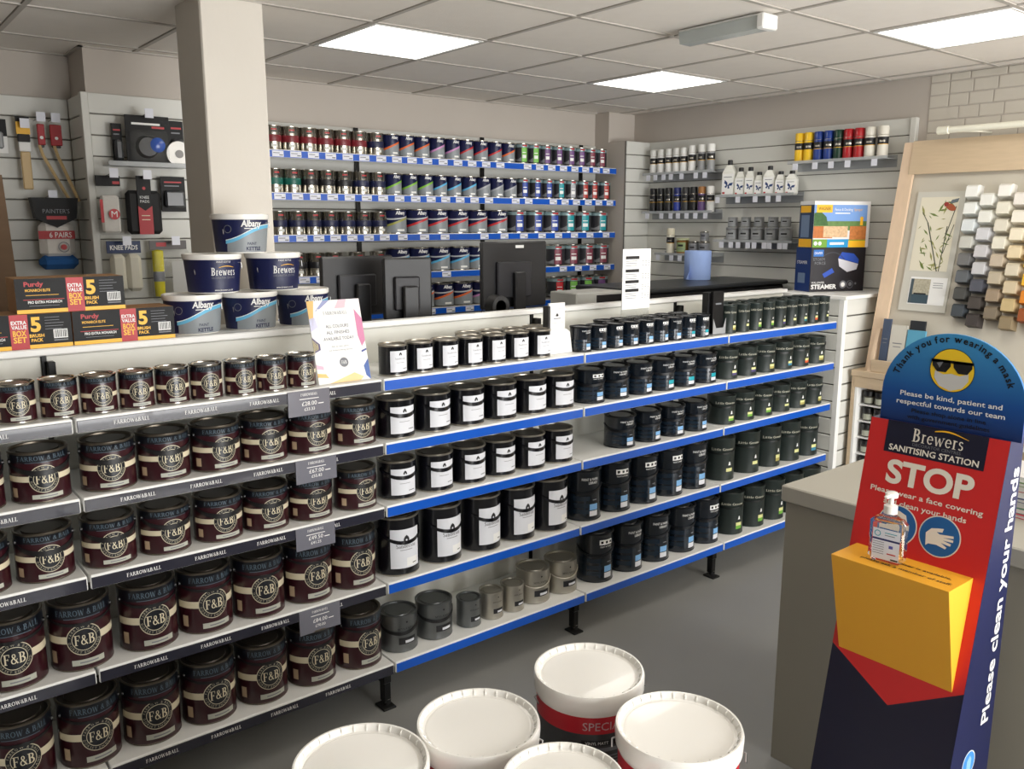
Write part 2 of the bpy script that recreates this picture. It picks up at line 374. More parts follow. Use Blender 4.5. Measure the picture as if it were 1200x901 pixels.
fmm = fm.mesh('frame'); dfm = MB().box(-.272, .272, -.272, .272, -.001, .008, DIFF).mesh('diffuser')
LL = {(0, 0): 'square lit ceiling panel nearest the pillar', (3, 0): 'square lit ceiling panel near the far corner', (3, -3): 'square lit ceiling panel at the upper right edge'}
for (i, j) in sorted(LIGHTS):
    t = thing('ceiling_light', LL.get((i, j), 'square lit ceiling panel just above the top edge of the picture'), 'ceiling light', (1.935+.6*i+.3, 3.334+.6*j+.3, ZC), 0, 'square ceiling light panels')
    part('frame', fmm, t); part('diffuser', dfm, t)
# emergency bulkhead light
t = thing('emergency_light', 'long grey emergency bulkhead light fixed under the ceiling', 'ceiling light', (3.08, 2.42, ZC))
part('housing', MB().box(-.035, .05, -.21, .21, -.012, -.002, WHITE, .003), t)
part('diffuser', MB().prism([(-.04, -.012), (.05, -.012), (.04, -.06), (-.03, -.06)], -.215, .205, M('emergency diffuser', (186, 192, 190), .2)), t)
part('end_cap', MB().box(-.045, .055, -.235, -.2, -.064, -.004, WHITE, .006), t)
t = thing('smoke_detector', 'small round detector on the ceiling at the top edge', 'detector', (2.40, 2.0, ZC))
part('base', MB().lathe([(.05, -.001, WHITE), (.05, -.012, WHITE), (.035, -.03, WHITE), (.0, -.032, WHITE)], 24), t)

# ------------------------------------------------------------------ slatwall
def slatwall(label, axis, a0, a1, face, z0, z1, d=-1, thick=.02):
    # axis 'x': board runs along X and faces -Y; axis 'y': board runs along Y and faces -X
    loc = (a0, face, z0) if axis == 'x' else (face, a0, z0)
    t = thing('slatwall', label, 'slatwall', loc)
    L = a1-a0
    def B(m, s0, s1, zz0, zz1, dd0, dd1, c=0):
        return m.box(s0, s1, dd0, dd1, zz0, zz1, *c) if axis == 'x' else m.box(dd0, dd1, s0, s1, zz0, zz1, *c)
    part('backing_board', B(MB(), 0, L, 0, z1-z0, thick*.5, thick, (GROOVE,)), t)
    me = B(MB(), 0, L, 0, .0945, 0, thick*.6, (SLAT, .003)).mesh('slat'); zt = z1
    first = True
    while zt > z0+.05:
        o = part('slat', me, t); o.location = (0, 0, zt-.0945-z0); zt -= .1
    return t
slatwall('white slatwall on the right wall behind the spray cans', 'y', 2.58, 4.63, 5.055, .6, 2.44)
part_post = solo('trim_1', MB().box(5.04, XR, 2.545, 2.58, .6, 2.44, SLAT, .003), 'white edge trim of the right slatwall', kind='structure')
slatwall('narrow white slatwall return in the far corner', 'x', 4.80, 5.054, 4.605, .6, 2.44)
slatwall('grey white slatwall behind the rear paint shelves', 'x', 1.94, 4.79, 4.925, .4, 2.42)
slatwall('slatwall panel holding the knee pads beside the pillar', 'x', 1.10, 1.92, 4.625, .5, 2.455)
slatwall('slatwall panel with long handled brushes at far left', 'x', -.6, 1.075, 4.925, .5, 2.45)
solo('trim_2', MB().box(1.066, 1.10, 4.615, 4.658, .5, 2.455, SLAT, .003), 'white corner trim of the left slatwall', kind='structure')
slatwall('narrow slatwall return beside the long handled brushes', 'y', 4.66, 4.92, 1.075, .5, 2.45)

# ================================================================== THE LONG GONDOLA
JX = [-.47, .515, 1.522, 2.512, 3.502, 4.492]           # bay joints
SZ = [1.288, 1.052, .812, .508, .205]                  # shelf surfaces
LIP = [2.63, 2.63, 2.635, 2.64, 2.60]
GO = (0, 2.99, 0)
gd = thing('shelving_gondola', 'long white shelving gondola with black and blue price strips', 'shelving', GO)
STL = MB().plane(text('FARROW&BALL', .012, True, .10), (0, 0, 0), (1, 0, 0), (0, 0, 1), PRW).mesh('strip_lettering')
for b in range(5):
    x0, x1 = JX[b]+.004, JX[b+1]-.004
    for k in range(5):
        z, yl = SZ[k], LIP[k]
        m = MB().box(x0, x1, yl+.006, 2.985, z-.022, z, WHITE, .002)
        m.box(x0, x1, yl, yl+.012, z-.043, z+.001, WHITE, .003)
        sh = part('shelf', m, gd, True)
        st = STRIP if b < 2 else BLUE
        ps = MB().box(x0+.003, x1-.003, yl-.0022, yl+.002, z-.041, z-.006, st, .001)
        sub('price_strip', ps, sh, GO)
        if b < 2:
            xx = x0+.15
            while xx < x1-.06:
                o = sub('strip_lettering', STL, sh); o.location = (xx, yl-.003-2.99, z-.029); xx += .205
    for z0, z1 in ((.12, .50), (.50, .80), (.80, 1.04), (1.04, 1.28), (1.28, 1.428)):
        part('back_panel', MB().box(x0+.004, x1-.004, 2.986, 3.0, z0+.002, z1-.002, OFFW, .002), gd, True)
part('top_rail', MB().box(JX[0], 4.51, 2.974, 3.026, 1.428, 1.452, WHITE, .004), gd, True)
part('top_ledge', MB().box(JX[0], 1.545, 3.028, 3.27, 1.428, 1.452, WHITE, .004), gd, True)
part('rear_panel', MB().box(JX[0], 1.545, 3.25, 3.265, .02, 1.427, OFFW), gd, True)
part('core', MB().box(JX[0], 4.51, 3.0, 3.02, .06, 1.428, GREYM), gd, True)
for b in range(0, 5):
    x = JX[b]
    part('upright', MB().box(x-.006, x+.006, 2.977, 2.990, .02, 1.445, BLKM), gd, True)
    part('bracket', MB().box(x+.004, x+.026, 2.945, 2.979, 1.291, 1.412, BLKM, .002), gd, True)
    if b:
        f = MB().box(x-.022, x+.012, 2.65, 2.98, .10, .160, BLKM, .003).box(x-.018, x+.012, 2.655, 2.69, .02, .11, BLKM, .003)
        lg = part('leg', f, gd, True)
        sub('foot', MB().box(x-.035, x+.02, 2.63, 2.70, 0, .008, DARK, .002).lathe([(.014, .0, DARK), (.016, .03, CHROME), (.006, .035, CHROME), (.006, .05, CHROME)], 12, x, 2.668), lg, GO)
# price cards hanging from the black strips
def price_card(x0, x1, z0, z1, y, big, small, shelf):
    t = thing('price_card', 'grey price card reading %s below the %s gondola shelf' % (big, shelf), 'price card', ((x0+x1)/2, y, z0), 0, 'grey price cards on the black strips')
    w, h = x1-x0, z1-z0
    part('card', MB().box(-w/2, w/2, -.0015, .0015, 0, h, M('slate card', (112, 112, 122), .22, coat=.5), .0005), t)
    m = MB(); P = lambda s, zz: m.plane(s, (0, -.0018, zz), (1, 0, 0), (0, 0, 1), PRW)
    P(text('FARROW&BALL', .009, True, .06), h-.018); P(rect(-.035, 0, .035, .0025), h-.03)
    P(text(big, .014), h*.40); P(rect(.032, 0, .052, .003), h*.42); P(text(small, .010), h*.2)
    part('lettering', m, t)
price_card(1.158, 1.31, 1.20, 1.286, 2.626, '£28.00', '£23.33', 'top')
price_card(1.174, 1.325, .965, 1.047, 2.626, '£67.00', '£55.83', 'second')
price_card(1.165, 1.312, .726, .806, 2.631, '£49.50', '£41.25', 'middle')
price_card(1.165, 1.322, .412, .503, 2.636, '£84.00', '£70.00', 'fourth')

# ------------------------------------------------------------------ tins
def bail(R, z0, zlow, r=.0024, m=None, front=True, spread=78):
    pts = []
    for i in range(15):
        a = R_(-spread+2*spread*i/14); k = math.cos(a*90/spread)
        pts.append(((R+.0035)*math.sin(a), -(R+.0035)*math.cos(a), z0+(zlow-z0)*k))
    return MB().tube(pts, r, m or BLACK, 6)
def strap(R, z0, zlow, h, m=None, spread=82, t=.0032):
    V, F = [], []; n = 20
    for i in range(n+1):
        a = R_(-spread+2*spread*i/n); k = max(0, math.cos(a*90/spread))**.8; zc = z0+(zlow-z0)*k; hh = h*(.55+.45*k)
        for off, dz in ((.0006, -hh/2), (t, -hh/2), (t, hh/2), (.0006, hh/2)): V.append(((R+off)*math.sin(a), -(R+off)*math.cos(a), zc+dz))
    for i in range(n):
        b = 4*i
        for k in range(4): F.append((b+k, b+(k+1) % 4, b+4+(k+1) % 4, b+4+k))
    F += [(0, 1, 2, 3), (4*n, 4*n+1, 4*n+2, 4*n+3)]
    return MB().add(V, F, m or BLACK)
def tin_body(R, H, mats, rim, lid, seg=40):
    # mats: [(z0 fraction, material)] from the bottom
    pr = [(R-.003, 0, rim), (R+.0008, .001, rim), (R+.0008, .005, mats[0][1]), (R, .006, mats[0][1])]
    for i, (f, m) in enumerate(mats):
        if i: pr.append((R, f*H, m))
    pr += [(R, H-.008, rim), (R+.0015, H-.006, rim), (R+.0015, H-.001, rim), (R-.002, H, rim), (R-.006, H-.002, rim), (R-.007, H-.008, lid), (R*.72, H-.008, lid), (R*.70, H-.004, lid), (R*.0, H-.004, lid)]
    return MB().lathe(pr, seg)
def emblem(R, zc, er):
    m = MB(); d = (0, zc)
    m.cyl(disc(*d, er, 36), R, M('cream ring', (206, 198, 172), .45), off=.0007)
    m.cyl(disc(*d, er*.95, 36), R, NAVYB, off=.0011)
    m.cyl(ring(*d, er*.66, er*.70), R, M('cream ring', (206, 198, 172), .45), off=.0013)
    m.cyl(move(text('F&B', er*.64, True, er*1.12), 0, zc-er*.32), R, CREAM, off=.0020)
    m.cyl(move(arc_text('FARROW & BALL', er*.145, er*.755, 90, spread=1.2), 0, zc), R, M('ring lettering', (168, 162, 142), .5), off=.0014)
    m.cyl(move(arc_text('DORSET ENGLAND', er*.145, er*.755, 270, True, 1.2), 0, zc), R, M('ring lettering', (168, 162, 142), .5), off=.0014)
    return m
def fb_tin(R, H, handle, rim, lid):
    t = thing('paint_tin', '', 'paint tin')
    part('body', tin_body(R, H, [(0, BURG), (.79, NAVYB)], rim, lid), t)
    zc = H*.47; er = H*.235 if H > .18 else H*.27
    a0 = R*1.45
    m = MB(); m.cyl(rect(-a0, H*.425, a0, H*.535, 20), R, CREAM, off=.0005); part('cream_stripe', m, t)
    part('emblem', emblem(R, zc, er), t)
    m = MB(); m.cyl(move(text('FARROW & BALL', H*.085, True, R*1.75), 0, H*.835), R, SLATE, off=.0006)
    m.cyl(rect(-R*.6, H*.79, R*.6, H*.80, 8), R, SLATE, off=.0006); part('band_lettering', m, t)
    m = MB(); m.cyl(rect(-R*.45, H*.085, R*.62, H*.17, 10), R, TAGG, off=.0006)
    m.cyl(rect(-R*.2, H*.115, R*.4, H*.135, 6), R, PRG, off=.0009); part('shade_label', m, t)
    m = MB(); m.cyl(rect(-R*1.25, H*.12, -R*1.0, H*.30, 3), R, M('cream small label', (196, 172, 140), .5), off=.0006); part('size_label', m, t)
    if handle:
        h = part('handle', strap(R, H*.80, H*.585, .016) if H < .18 else strap(R, H*.80, H*.70, .010), t)
        e = MB()
        for s in (-1, 1): e.lathe([(.007, -.003, BLACK), (.007, .003, BLACK)], 10, s*(R+.0005)*math.sin(R_(78)), -(R+.002)*math.cos(R_(78)), H*.80, 'x')
        sub('handle_boss', e, h)
    return t
SN = ['top', 'second', 'middle', 'fourth', 'bottom']
FBS = fb_tin(.0495, .113, False, CHROME, LIDM); FBM = fb_tin(.0775, .15, True, LIDM, LIDK); FBL = fb_tin(.087, .212, True, LIDM, LIDK)
def row(proto, xs, shelf, word, group, gap=.022, jr=6, back=False, swaps=None, y=None):
    for i, x in enumerate(xs):
        R = proto['R']; yc = y if y is not None else LIP[shelf]+gap+R
        if shelf == 4 and y is None: yc = 2.632+R
        lab = '%s %s from the left on the %s gondola shelf' % (ORD[i], word, SN[shelf]) if not back else '%s %s from left, back row of top gondola shelf' % (ORD[i], word)
        place(proto, (x, yc+random.uniform(-.003, .003), SZ[shelf]+.0012), R_(random.uniform(-jr, jr)), lab, group, swap=(swaps[i % len(swaps)] if swaps else None))
for p, r in ((FBS, .0495), (FBM, .0775), (FBL, .087)): p['R'] = r
row(FBS, [.387, .496, .602, .708, .814, .920, 1.029, 1.136, 1.244], 0, 'small burgundy tin', 'burgundy tins on the gondola')
row(FBM, [.262, .432, .615, .779, .943, 1.108, 1.274, 1.453], 1, 'burgundy handled tin', 'burgundy tins on the gondola')
row(FBM, [.254, .423, .600, .768, .940, 1.104, 1.270, 1.450], 2, 'burgundy handled tin', 'burgundy tins on the gondola')
row(FBL, [.315, .500, .699, .883, 1.068, 1.253, 1.436], 3, 'large burgundy tin', 'burgundy tins on the gondola')
row(FBL, [.305, .492, .678, .864, 1.052, 1.241, 1.432], 4, 'large burgundy tin', 'burgundy tins on the gondola')

def crest(m, R, z, k, th=0):
    m.cyl(move(poly([(-.5, 0), (.5, 0), (.5, .35), (.3, .75), (0, 1), (-.3, .75), (-.5, .35)]), 0, z, 0, k), R, PRK, th, off=.0012)
    m.cyl(move(rect(-.12, .0, .12, .3), 0, z, 0, k), R, LABW, th, off=.0015)
def sand_tin(R, H, handle, big):
    t = thing('paint_tin', '', 'paint tin'); t['R'] = R
    part('body', tin_body(R, H, [(0, BLKT)], M('bright rim', (170, 164, 152), .3, .9), LIDM if not handle else LIDK), t)
    m = MB(); m.cyl(rect(-R*.74, H*.13, R*.74, H*.80, 12), R, LABW); lb = part('label', m, t)
    m = MB(); crest(m, R, H*(.60 if big else .655), H*.10)
    if big:
        m.cyl(move(text('Sanderson', H*.07, True, R*.95), 0, H*.48), R, PRK, off=.0012); m.cyl(rect(-R*.3, H*.44, R*.3, H*.45, 4), R, PRG, off=.0012)
        m.cyl(rect(0, H*.16, R*.6, H*.30, 5), R, PRW, off=.001); m.cyl(rect(R*.3, H*.19, R*.52, H*.205, 3), R, PRK, off=.0013)
    else:
        m.cyl(move(text('Sanderson', H*.055, True, R*.8), 0, H*.53), R, PRG, off=.0012); m.cyl(rect(R*.2, H*.22, R*.6, H*.235, 4), R, PRK, off=.0012)
        m.cyl(rect(-R*.3, H*.42, R*.3, H*.43, 4), R, PRG, off=.0012)
    sub('label_print', m, lb)
    if handle: part('handle', strap(R, H*.78, H*.57, .0145, BLKT), t)
    return t
SS, SM, SL = sand_tin(.052, .115, False, False), sand_tin(.0735, .15, True, False), sand_tin(.086, .232, True, True)
row(SS, [1.608, 1.724, 1.838, 1.954, 2.072, 2.192, 2.312], 0, 'small black tin with white label', 'white labelled black tins')
row(SS, [2.02, 2.14, 2.26, 2.375], 0, 'small black tin with white label', 'white labelled black tins', back=True, y=2.80)
row(SM, [1.622, 1.788, 1.952, 2.116, 2.279, 2.440], 1, 'black tin with white label', 'white labelled black tins')
row(SM, [1.630, 1.798, 1.960, 2.118, 2.277, 2.440], 2, 'black tin with white label', 'white labelled black tins')
row(SL, [1.632, 1.832, 2.032, 2.222, 2.408], 3, 'large black tin with white label', 'white labelled black tins')

def pp_tin(R, H, handle, logo):
    t = thing('paint_tin', '', 'paint tin'); t['R'] = R
    part('body', tin_body(R, H, [(0, NAVT)], M('black rim', (30, 32, 36), .3, .5), NAVT), t)
    m = MB()
    for zz in (.14, .26, .40): m.cyl(rect(-R*1.1, H*zz, R*.45, H*(zz+.09), 10), R, NAVD, off=.0004)
    m.cyl(rect(R*.1, H*.1, R*.2, H*.5, 2), R, NAVD, off=.0005); part('gloss_pattern', m, t)
    m = MB()
    if logo:
        z0 = H*.77; k = H*.10
        m.cyl(rect(R*.12, z0, R*.92, z0+k, 8), R, PRW, off=.0006)
        for x in (.20, .48, .74): m.cyl(rect(R*x, z0+k*.25, R*(x+.14), z0+k*.75, 2), R, NAVT, off=.0009)
        m.cyl(move(text('PAINT & PAPER', H*.03, False, R*.7), R*.52, z0-H*.055), R, PRW, off=.0006)
    else:
        m.cyl(move(text('PAINT & PAPER', H*.05, False, R*.95), R*.45, H*.80), R, PRW, off=.0006); m.cyl(move(text('LIBRARY', H*.05, False, R*.55), R*.62, H*.73), R, PRW, off=.0006)
    m.cyl(rect(R*.6, H*.40, R*.85, H*.42, 3), R, PRG, off=.0006); part('logo', m, t)
    m = MB(); m.cyl(rect(R*.42, H*.21, R*.92, H*.33, 5), R, SKY); part('colour_label', m, t)
    m = MB(); m.cyl(rect(R*.42, H*.09, R*.92, H*.195, 5), R, LABW); part('shade_label', m, t)
    if handle: part('handle', strap(R, H*.70, H*.54, .011, M('navy handle', (9, 13, 18), .35)), t)
    return t
PSa, PSb, PMa, PMb, PLa, PLb = pp_tin(.0475, .11, False, True), pp_tin(.0475, .11, False, False), pp_tin(.0735, .15, True, True), pp_tin(.0735, .15, True, False), pp_tin(.086, .236, True, True), pp_tin(.086, .236, True, False)
def mixed(protos, xs, shelf, word, group, sw=None, y=None, back=False, gap=.022):
    for i, x in enumerate(xs):
        p = protos[i]; R = p['R']; yc = y or ((2.632 if shelf == 4 else LIP[shelf]+gap)+R)
        place(p, (x, yc, SZ[shelf]+.0012), R_(-37+random.uniform(-7, 7)), '%s %s from the left on the %s gondola shelf%s' % (ORD[i], word, SN[shelf], ', back row' if back else ''), group, swap=(sw[i] if sw and sw[i] else None))
GP = 'dark navy tins with blue labels'; T = {'colour_label': TEAL}
mixed([PSb, PSa, PSa, PSa, PSa, PSa, PSb, PSa, PSa], [2.552, 2.650, 2.752, 2.856, 2.958, 3.056, 3.155, 3.254, 3.356], 0, 'small navy tin', GP, [None]*7+[T, T])
mixed([PSa]*6, [2.80, 2.91, 3.02, 3.12, 3.22, 3.32], 0, 'small navy tin', GP, None, 2.81, True)
mixed([PMa, PMb, PMb, PMb, PMb, PMb], [2.630, 2.788, 2.946, 3.102, 3.260, 3.418], 1, 'navy handled tin', GP, [None]*3+[T, T, T])
mixed([PMb, PMb, PMb, PMb], [2.842, 3.020, 3.196, 3.368], 2, 'navy handled tin', GP)
mixed([PLb, PLa, PLa, PLa, PLb], [2.622, 2.818, 3.008, 3.196, 3.382], 3, 'large navy tin', GP)
mixed([PLa, PLb, PLb, PLb, PLa], [2.680, 2.880, 3.075, 3.270, 3.462], 4, 'large navy tin', GP)

def lg_tin(R, H, handle):
    t = thing('paint_tin', '', 'paint tin'); t['R'] = R
    part('body', tin_body(R, H, [(0, GRNT)], M('dark green rim', (44, 54, 52), .35, .3), GRNT), t)
    m = MB(); m.cyl(move(text('Little Greene', H*.075 if H < .2 else H*.055, True, R*1.5), R*.15, H*.72), R, M('cream lettering', (206, 204, 186), .5), off=.0007)
    m.cyl(move(rect(-.35, 0, .35, .2), R*.62, H*.36, 0, R*.25), R, PRW, off=.0007); m.cyl(move(poly([(-.3, .2), (.3, .2), (.15, .9), (-.15, .9)]), R*.62, H*.36, 0, R*.25), R, PRW, off=.0007)
    part('lettering', m, t)
    m = MB(); m.cyl(rect(R*.38, H*.13, R*.86, H*.21, 4), R, YEL); part('colour_label', m, t)
    m = MB(); m.cyl(rect(R*.38, H*.21, R*.86, H*.29, 4), R, M('pale yellow label', (216, 216, 150), .5)); part('name_label', m, t)
    if handle: part('handle', strap(R, H*.78, H*.60 if H < .2 else H*.64, .009, M('dark green handle', (12, 17, 16), .4)), t)
    return t
LS, LM, LLg = lg_tin(.0455, .142, False), lg_tin(.0735, .15, True), lg_tin(.0835, .226, True)
def cm(c): return {'colour_label': M('label tint %d %d %d' % c, c, .5)}
GR, PU, OR, TE, OL, DK, CY_ = cm((110, 170, 60)), cm((80, 70, 120)), cm((226, 90, 44)), cm((20, 120, 130)), cm((170, 160, 90)), cm((40, 52, 50)), cm((60, 130, 160))
GG = 'dark green tins'
mixed([LS]*9, [3.572, 3.682, 3.790, 3.898, 4.004, 4.110, 4.214, 4.316, 4.424], 0, 'small dark green tin', GG, [OL, DK, GR, GR, PU, DK, TE, OR, DK])
mixed([LS]*8, [3.63, 3.74, 3.85, 3.96, 4.06, 4.16, 4.27, 4.37], 0, 'small dark green tin', GG, None, 2.80, True)
mixed([LM]*6, [3.592, 3.756, 3.920, 4.082, 4.242, 4.402], 1, 'dark green handled tin', GG, [PU, PU, OL, CY_, OR, OL])
mixed([LM]*6, [3.598, 3.762, 3.926, 4.088, 4.248, 4.408], 2, 'dark green handled tin', GG, [GR, GR, GR, DK, OL, OL])
mixed([LLg]*5, [3.612, 3.832, 4.028, 4.218, 4.400], 3, 'large dark green tin', GG, [DK, DK, OL, DK, CY_])
mixed([LLg]*5, [3.672, 3.862, 4.048, 4.230, 4.408], 4, 'large dark green tin', GG, [GR, GR, GR, DK, OL])

def my_tin(R, H, metal, handle, hm):
    t = thing('paint_tin', '', 'paint tin'); t['R'] = R
    part('body', tin_body(R, H, [(0, metal)], metal, metal), t)
    m = MB(); m.cyl(move(text('MYLANDS', H*.055, True, R*.9), R*.25, H*.62), R, PRK, off=.0006); m.cyl(move(disc(0, 0, .5, 12), R*.3, H*.82, 0, H*.05), R, PRK, off=.0006); part('lettering', m, t)
    m = MB(); m.cyl(rect(-R*.15, H*.22, R*.85, H*.40, 8), R, PRK); lb = part('label', m, t)
    m = MB(); m.cyl(rect(R*.2, H*.25, R*.75, H*.32, 5), R, LABW, off=.001); sub('shade_label', m, lb)
    if handle:
        b = R_(0); part('handle', strap(R, H*.74, H*.52, .012, hm) if hm is BLACK else bail(R, H*.72, H*.50, .003, hm), t)
    return t
MD, MDs, MP, MPs = my_tin(.074, .15, GUN, True, BLACK), my_tin(.0505, .118, GUN, False, None), my_tin(.074, .15, PEWT, True, PEWT), my_tin(.0505, .118, PEWT, False, None)
for p, x, lab in ((MD, 1.612, 'first gunmetal handled tin on the bottom shelf, beside the burgundy tins'), (MD, 1.778, 'second gunmetal handled tin on the bottom shelf, next to the small one'),
                  (MDs, 1.935, 'small gunmetal tin on the bottom gondola shelf'), (MPs, 2.052, 'small pewter tin beside the small gunmetal tin, bottom shelf'),
                  (MPs, 2.166, 'small pewter tin beside the handled pewter tins, bottom shelf'), (MP, 2.302, 'left of two pewter handled tins on the bottom shelf'), (MP, 2.466, 'right of two pewter handled tins on the bottom shelf')):
    place(p, (x, 2.645+p["R"], SZ[4]+.0012), R_(-22+random.uniform(-6, 6)), lab, 'metallic tins on the bottom shelf')

# ================================================================== REAR WALL SHELVES
WZ = [2.243, 2.008, 1.770, 1.528, 1.290]; WO = (1.95, 4.92, 1.2)
ws = thing('wall_shelving', 'white wall shelves with blue price strips across the back wall', 'shelving', WO)
TAGM = MB().box(-.034, .034, -.0012, 0, -.016, .016, M('price tag paper', (224, 226, 236), .4)).box(.008, .03, -.0018, -.001, -.010, -.004, PRG).box(-.028, .01, -.0018, -.001, .002, .006, PRG).mesh('price_tag')
TAGX = {}
for k, z in enumerate(WZ):
    x0, x1 = 1.96, 4.786
    sh = part('shelf', MB().box(x0, x1, 4.706, 4.92, z-.02, z, GREYM, .002).box(x0, x1, 4.70, 4.708, z-.042, z+.002, WHITE, .001), ws, True)
    sub('price_strip', MB().box(x0, x1, 4.697, 4.7005, z-.040, z-.002, BLUE), sh, WO)
    TAGX[k] = sh
for x in (2.70, 3.68, 4.62):
    part('upright', MB().box(x-.014, x+.014, 4.906, 4.918, 1.2, 2.42, BLKM), ws, True)
def price_tag(k, x):
    o = sub('price_tag', TAGM, TAGX[k]); o.location = (x-WO[0], 4.6965-WO[1], WZ[k]-.021-WO[2])
def silver_tin(R, H):
    t = thing('paint_tin', '', 'paint tin'); t['R'] = R
    part('body', tin_body(R, H, [(0, CHROME)], CHROME, LIDM, 28), t)
    m = MB(); m.lathe([(R+.0008, H*.33, BURG), (R+.0012, H*.34, BURG), (R+.0012, H*.60, BURG), (R+.0008, H*.61, BURG)], 28); part('colour_band', m, t)
    m = MB(); m.cyl(rect(-R*.15, H*.80, R*.45, H*.86, 4), R, RED); m.cyl(rect(-R*.15, H*.72, R*.45, H*.78, 4), R, PRK); m.cyl(rect(-R*.2, H*.12, R*.5, H*.24, 4), R, M('pale label', (214, 216, 210), .5)); part('label', m, t)
    return t
def swoosh_tin(R, H, big):
    t = thing('paint_tin', '', 'paint tin'); t['R'] = R
    part('body', tin_body(R, H, [(0, NAVY)], CHROME, LIDM, 28), t)
    f = lambda x: H*(.44+.20*math.sin(x/R*.9)); a = R*1.5
    m = MB(); m.cyl(band(lambda x: .006, lambda x: f(x)+.001, -a, a), R, GREYL, off=.0005); m.cyl(rect(-R*.1, H*.10, R*.6, H*.18, 4), R, PRW, off=.001); part('grey_panel', m, t)
    m = MB(); m.cyl(band(lambda x: f(x), lambda x: f(x)+H*.09, -a, a), R, CYAN, off=.0008); part('colour_swoosh', m, t)
    m = MB(); m.cyl(move(text('Albany', H*.14, False, R*.95, shear=.15, bold=.03), R*.25, H*.78), R, PRW)
    if big: m.cyl(band(lambda x: H*(.66-.10*math.cos(x/R+.6)), lambda x: H*(.72-.10*math.cos(x/R+.6)), -a, a), R, M('silver swoosh', (190, 192, 196), .4), off=.0009)
    part('lettering', m, t); return t
def trade_tin(R, H):
    t = thing('paint_tin', '', 'paint tin'); t['R'] = R
    part('body', tin_body(R, H, [(0, M('charcoal label', (44, 44, 50), .35)), (.80, M('pale blue tin top', (150, 176, 180), .3, .4))], CHROME, LIDM, 28), t)
    m = MB(); m.cyl(rect(-R*.05, H*.08, R*.75, H*.78, 6), R, PRG); part('colour_label', m, t)
    m = MB(); m.cyl(rect(R*.05, H*.84, R*.75, H*.92, 4), R, RED); m.cyl(rect(R*.05, H*.26, R*.62, H*.42, 4), R, PRW, off=.001); m.cyl(rect(R*.05, H*.52, R*.6, H*.56, 4), R, PRW, off=.001)
    m.cyl(band(lambda x: H*.1, lambda x: H*(.35+.15*math.sin(x/R*2)), -R*1.3, -R*.1, 8), R, M('grey wash', (120, 122, 126), .4)); part('lettering', m, t); return t
SV, AS, AB_, TS, TB = silver_tin(.051, .133), swoosh_tin(.0515, .132, False), swoosh_tin(.0745, .152, True), trade_tin(.049, .135), trade_tin(.0715, .152)
def c_(n, c): return M(n, c, .4)
COLS = {'maroon': (120, 30, 40), 'navy': (24, 30, 66), 'green': (20, 96, 84), 'black': (28, 28, 32), 'orange': (226, 104, 44), 'pink': (206, 140, 196), 'red': (200, 44, 50), 'lime': (130, 190, 60), 'blue': (90, 180, 226), 'grey': (170, 172, 178), 'olive': (160, 160, 80), 'purple': (112, 74, 130), 'royal': (40, 70, 160), 'teal': (30, 150, 160), 'leaf': (120, 190, 80), 'rust': (176, 60, 50), 'wine': (130, 56, 74)}
KEY = {id(SV): 'colour_band', id(AS): 'colour_swoosh', id(AB_): 'colour_swoosh', id(TS): 'colour_label', id(TB): 'colour_label'}
KW = {id(SV): 'silver tin with %s band', id(AS): 'navy tin with %s swoosh', id(AB_): 'large navy tin with %s swoosh', id(TS): 'slim tin with %s label', id(TB): 'large tin with %s label'}
def wrow(k, spec):
    cnt = {}; sn = ('top', 'second', 'middle', 'fourth', 'lowest')[k]; tot = {}
    for p, c, x in spec: tot[(id(p), c)] = tot.get((id(p), c), 0)+1
    for p, c, x in spec:
        kk = (id(p), c); i = cnt.get(kk, 0); cnt[kk] = i+1
        w = KW[id(p)] % c
        lab = ('%s %s from the left, %s rear wall shelf' % (ORD[i], w, sn)) if tot[kk] > 1 else ('the only %s on the %s rear wall shelf' % (w, sn))
        place(p, (x, 4.715+p['R']+random.uniform(-.004, .004), WZ[k]+.0028), R_((-34 if p in (TS, TB) else -16)+random.uniform(-8, 6)), lab, 'paint tins on the rear wall shelves', {KEY[id(p)]: c_('tint '+c, COLS[c])})
        if random.random() < .93: price_tag(k, x)
S_ = lambda c, xs: [(SV, c, x) for x in xs]
A_ = lambda c, xs: [(AS, c, x) for x in xs]
B_ = lambda c, xs: [(AB_, c, x) for x in xs]
T_ = lambda c, xs: [(TS, c, x) for x in xs]
U_ = lambda c, xs: [(TB, c, x) for x in xs]
wrow(0, S_('maroon', [2.085, 2.193, 2.302, 2.412, 2.523, 2.634])+S_('navy', [2.75])+A_('orange', [2.861, 2.971, 3.086])+A_('pink', [3.205, 3.322])+A_('red', [3.436, 3.552, 3.672])+A_('orange', [3.789])+T_('leaf', [3.912, 4.023])+T_('purple', [4.134, 4.246, 4.358, 4.466])+T_('wine', [4.575, 4.678]))
wrow(1, S_('green', [2.085, 2.192])+S_('black', [2.303, 2.414, 2.527])+S_('navy', [2.642, 2.756])+A_('lime', [2.873, 2.992, 3.108])+A_('blue', [3.221, 3.336, 3.454])+A_('grey', [3.574, 3.688, 3.806])+T_('royal', [3.923, 4.040, 4.152])+T_('teal', [4.266])+T_('grey', [4.378])+T_('rust', [4.498, 4.606, 4.722]))
wrow(2, S_('navy', [2.095, 2.207, 2.315, 2.423, 2.535, 2.648, 2.760])+B_('olive', [2.890])+B_('red', [3.054, 3.212, 3.372, 3.534, 3.706])+U_('royal', [3.880, 4.048, 4.205])+U_('teal', [4.362, 4.520, 4.690]))
wrow(3, S_('black', [2.10, 2.212, 2.322])+S_('grey', [2.441, 2.597, 2.748])+B_('blue', [2.905, 3.062, 3.220, 3.380, 3.540])+U_('wine', [4.255, 4.407, 4.558, 4.708]))
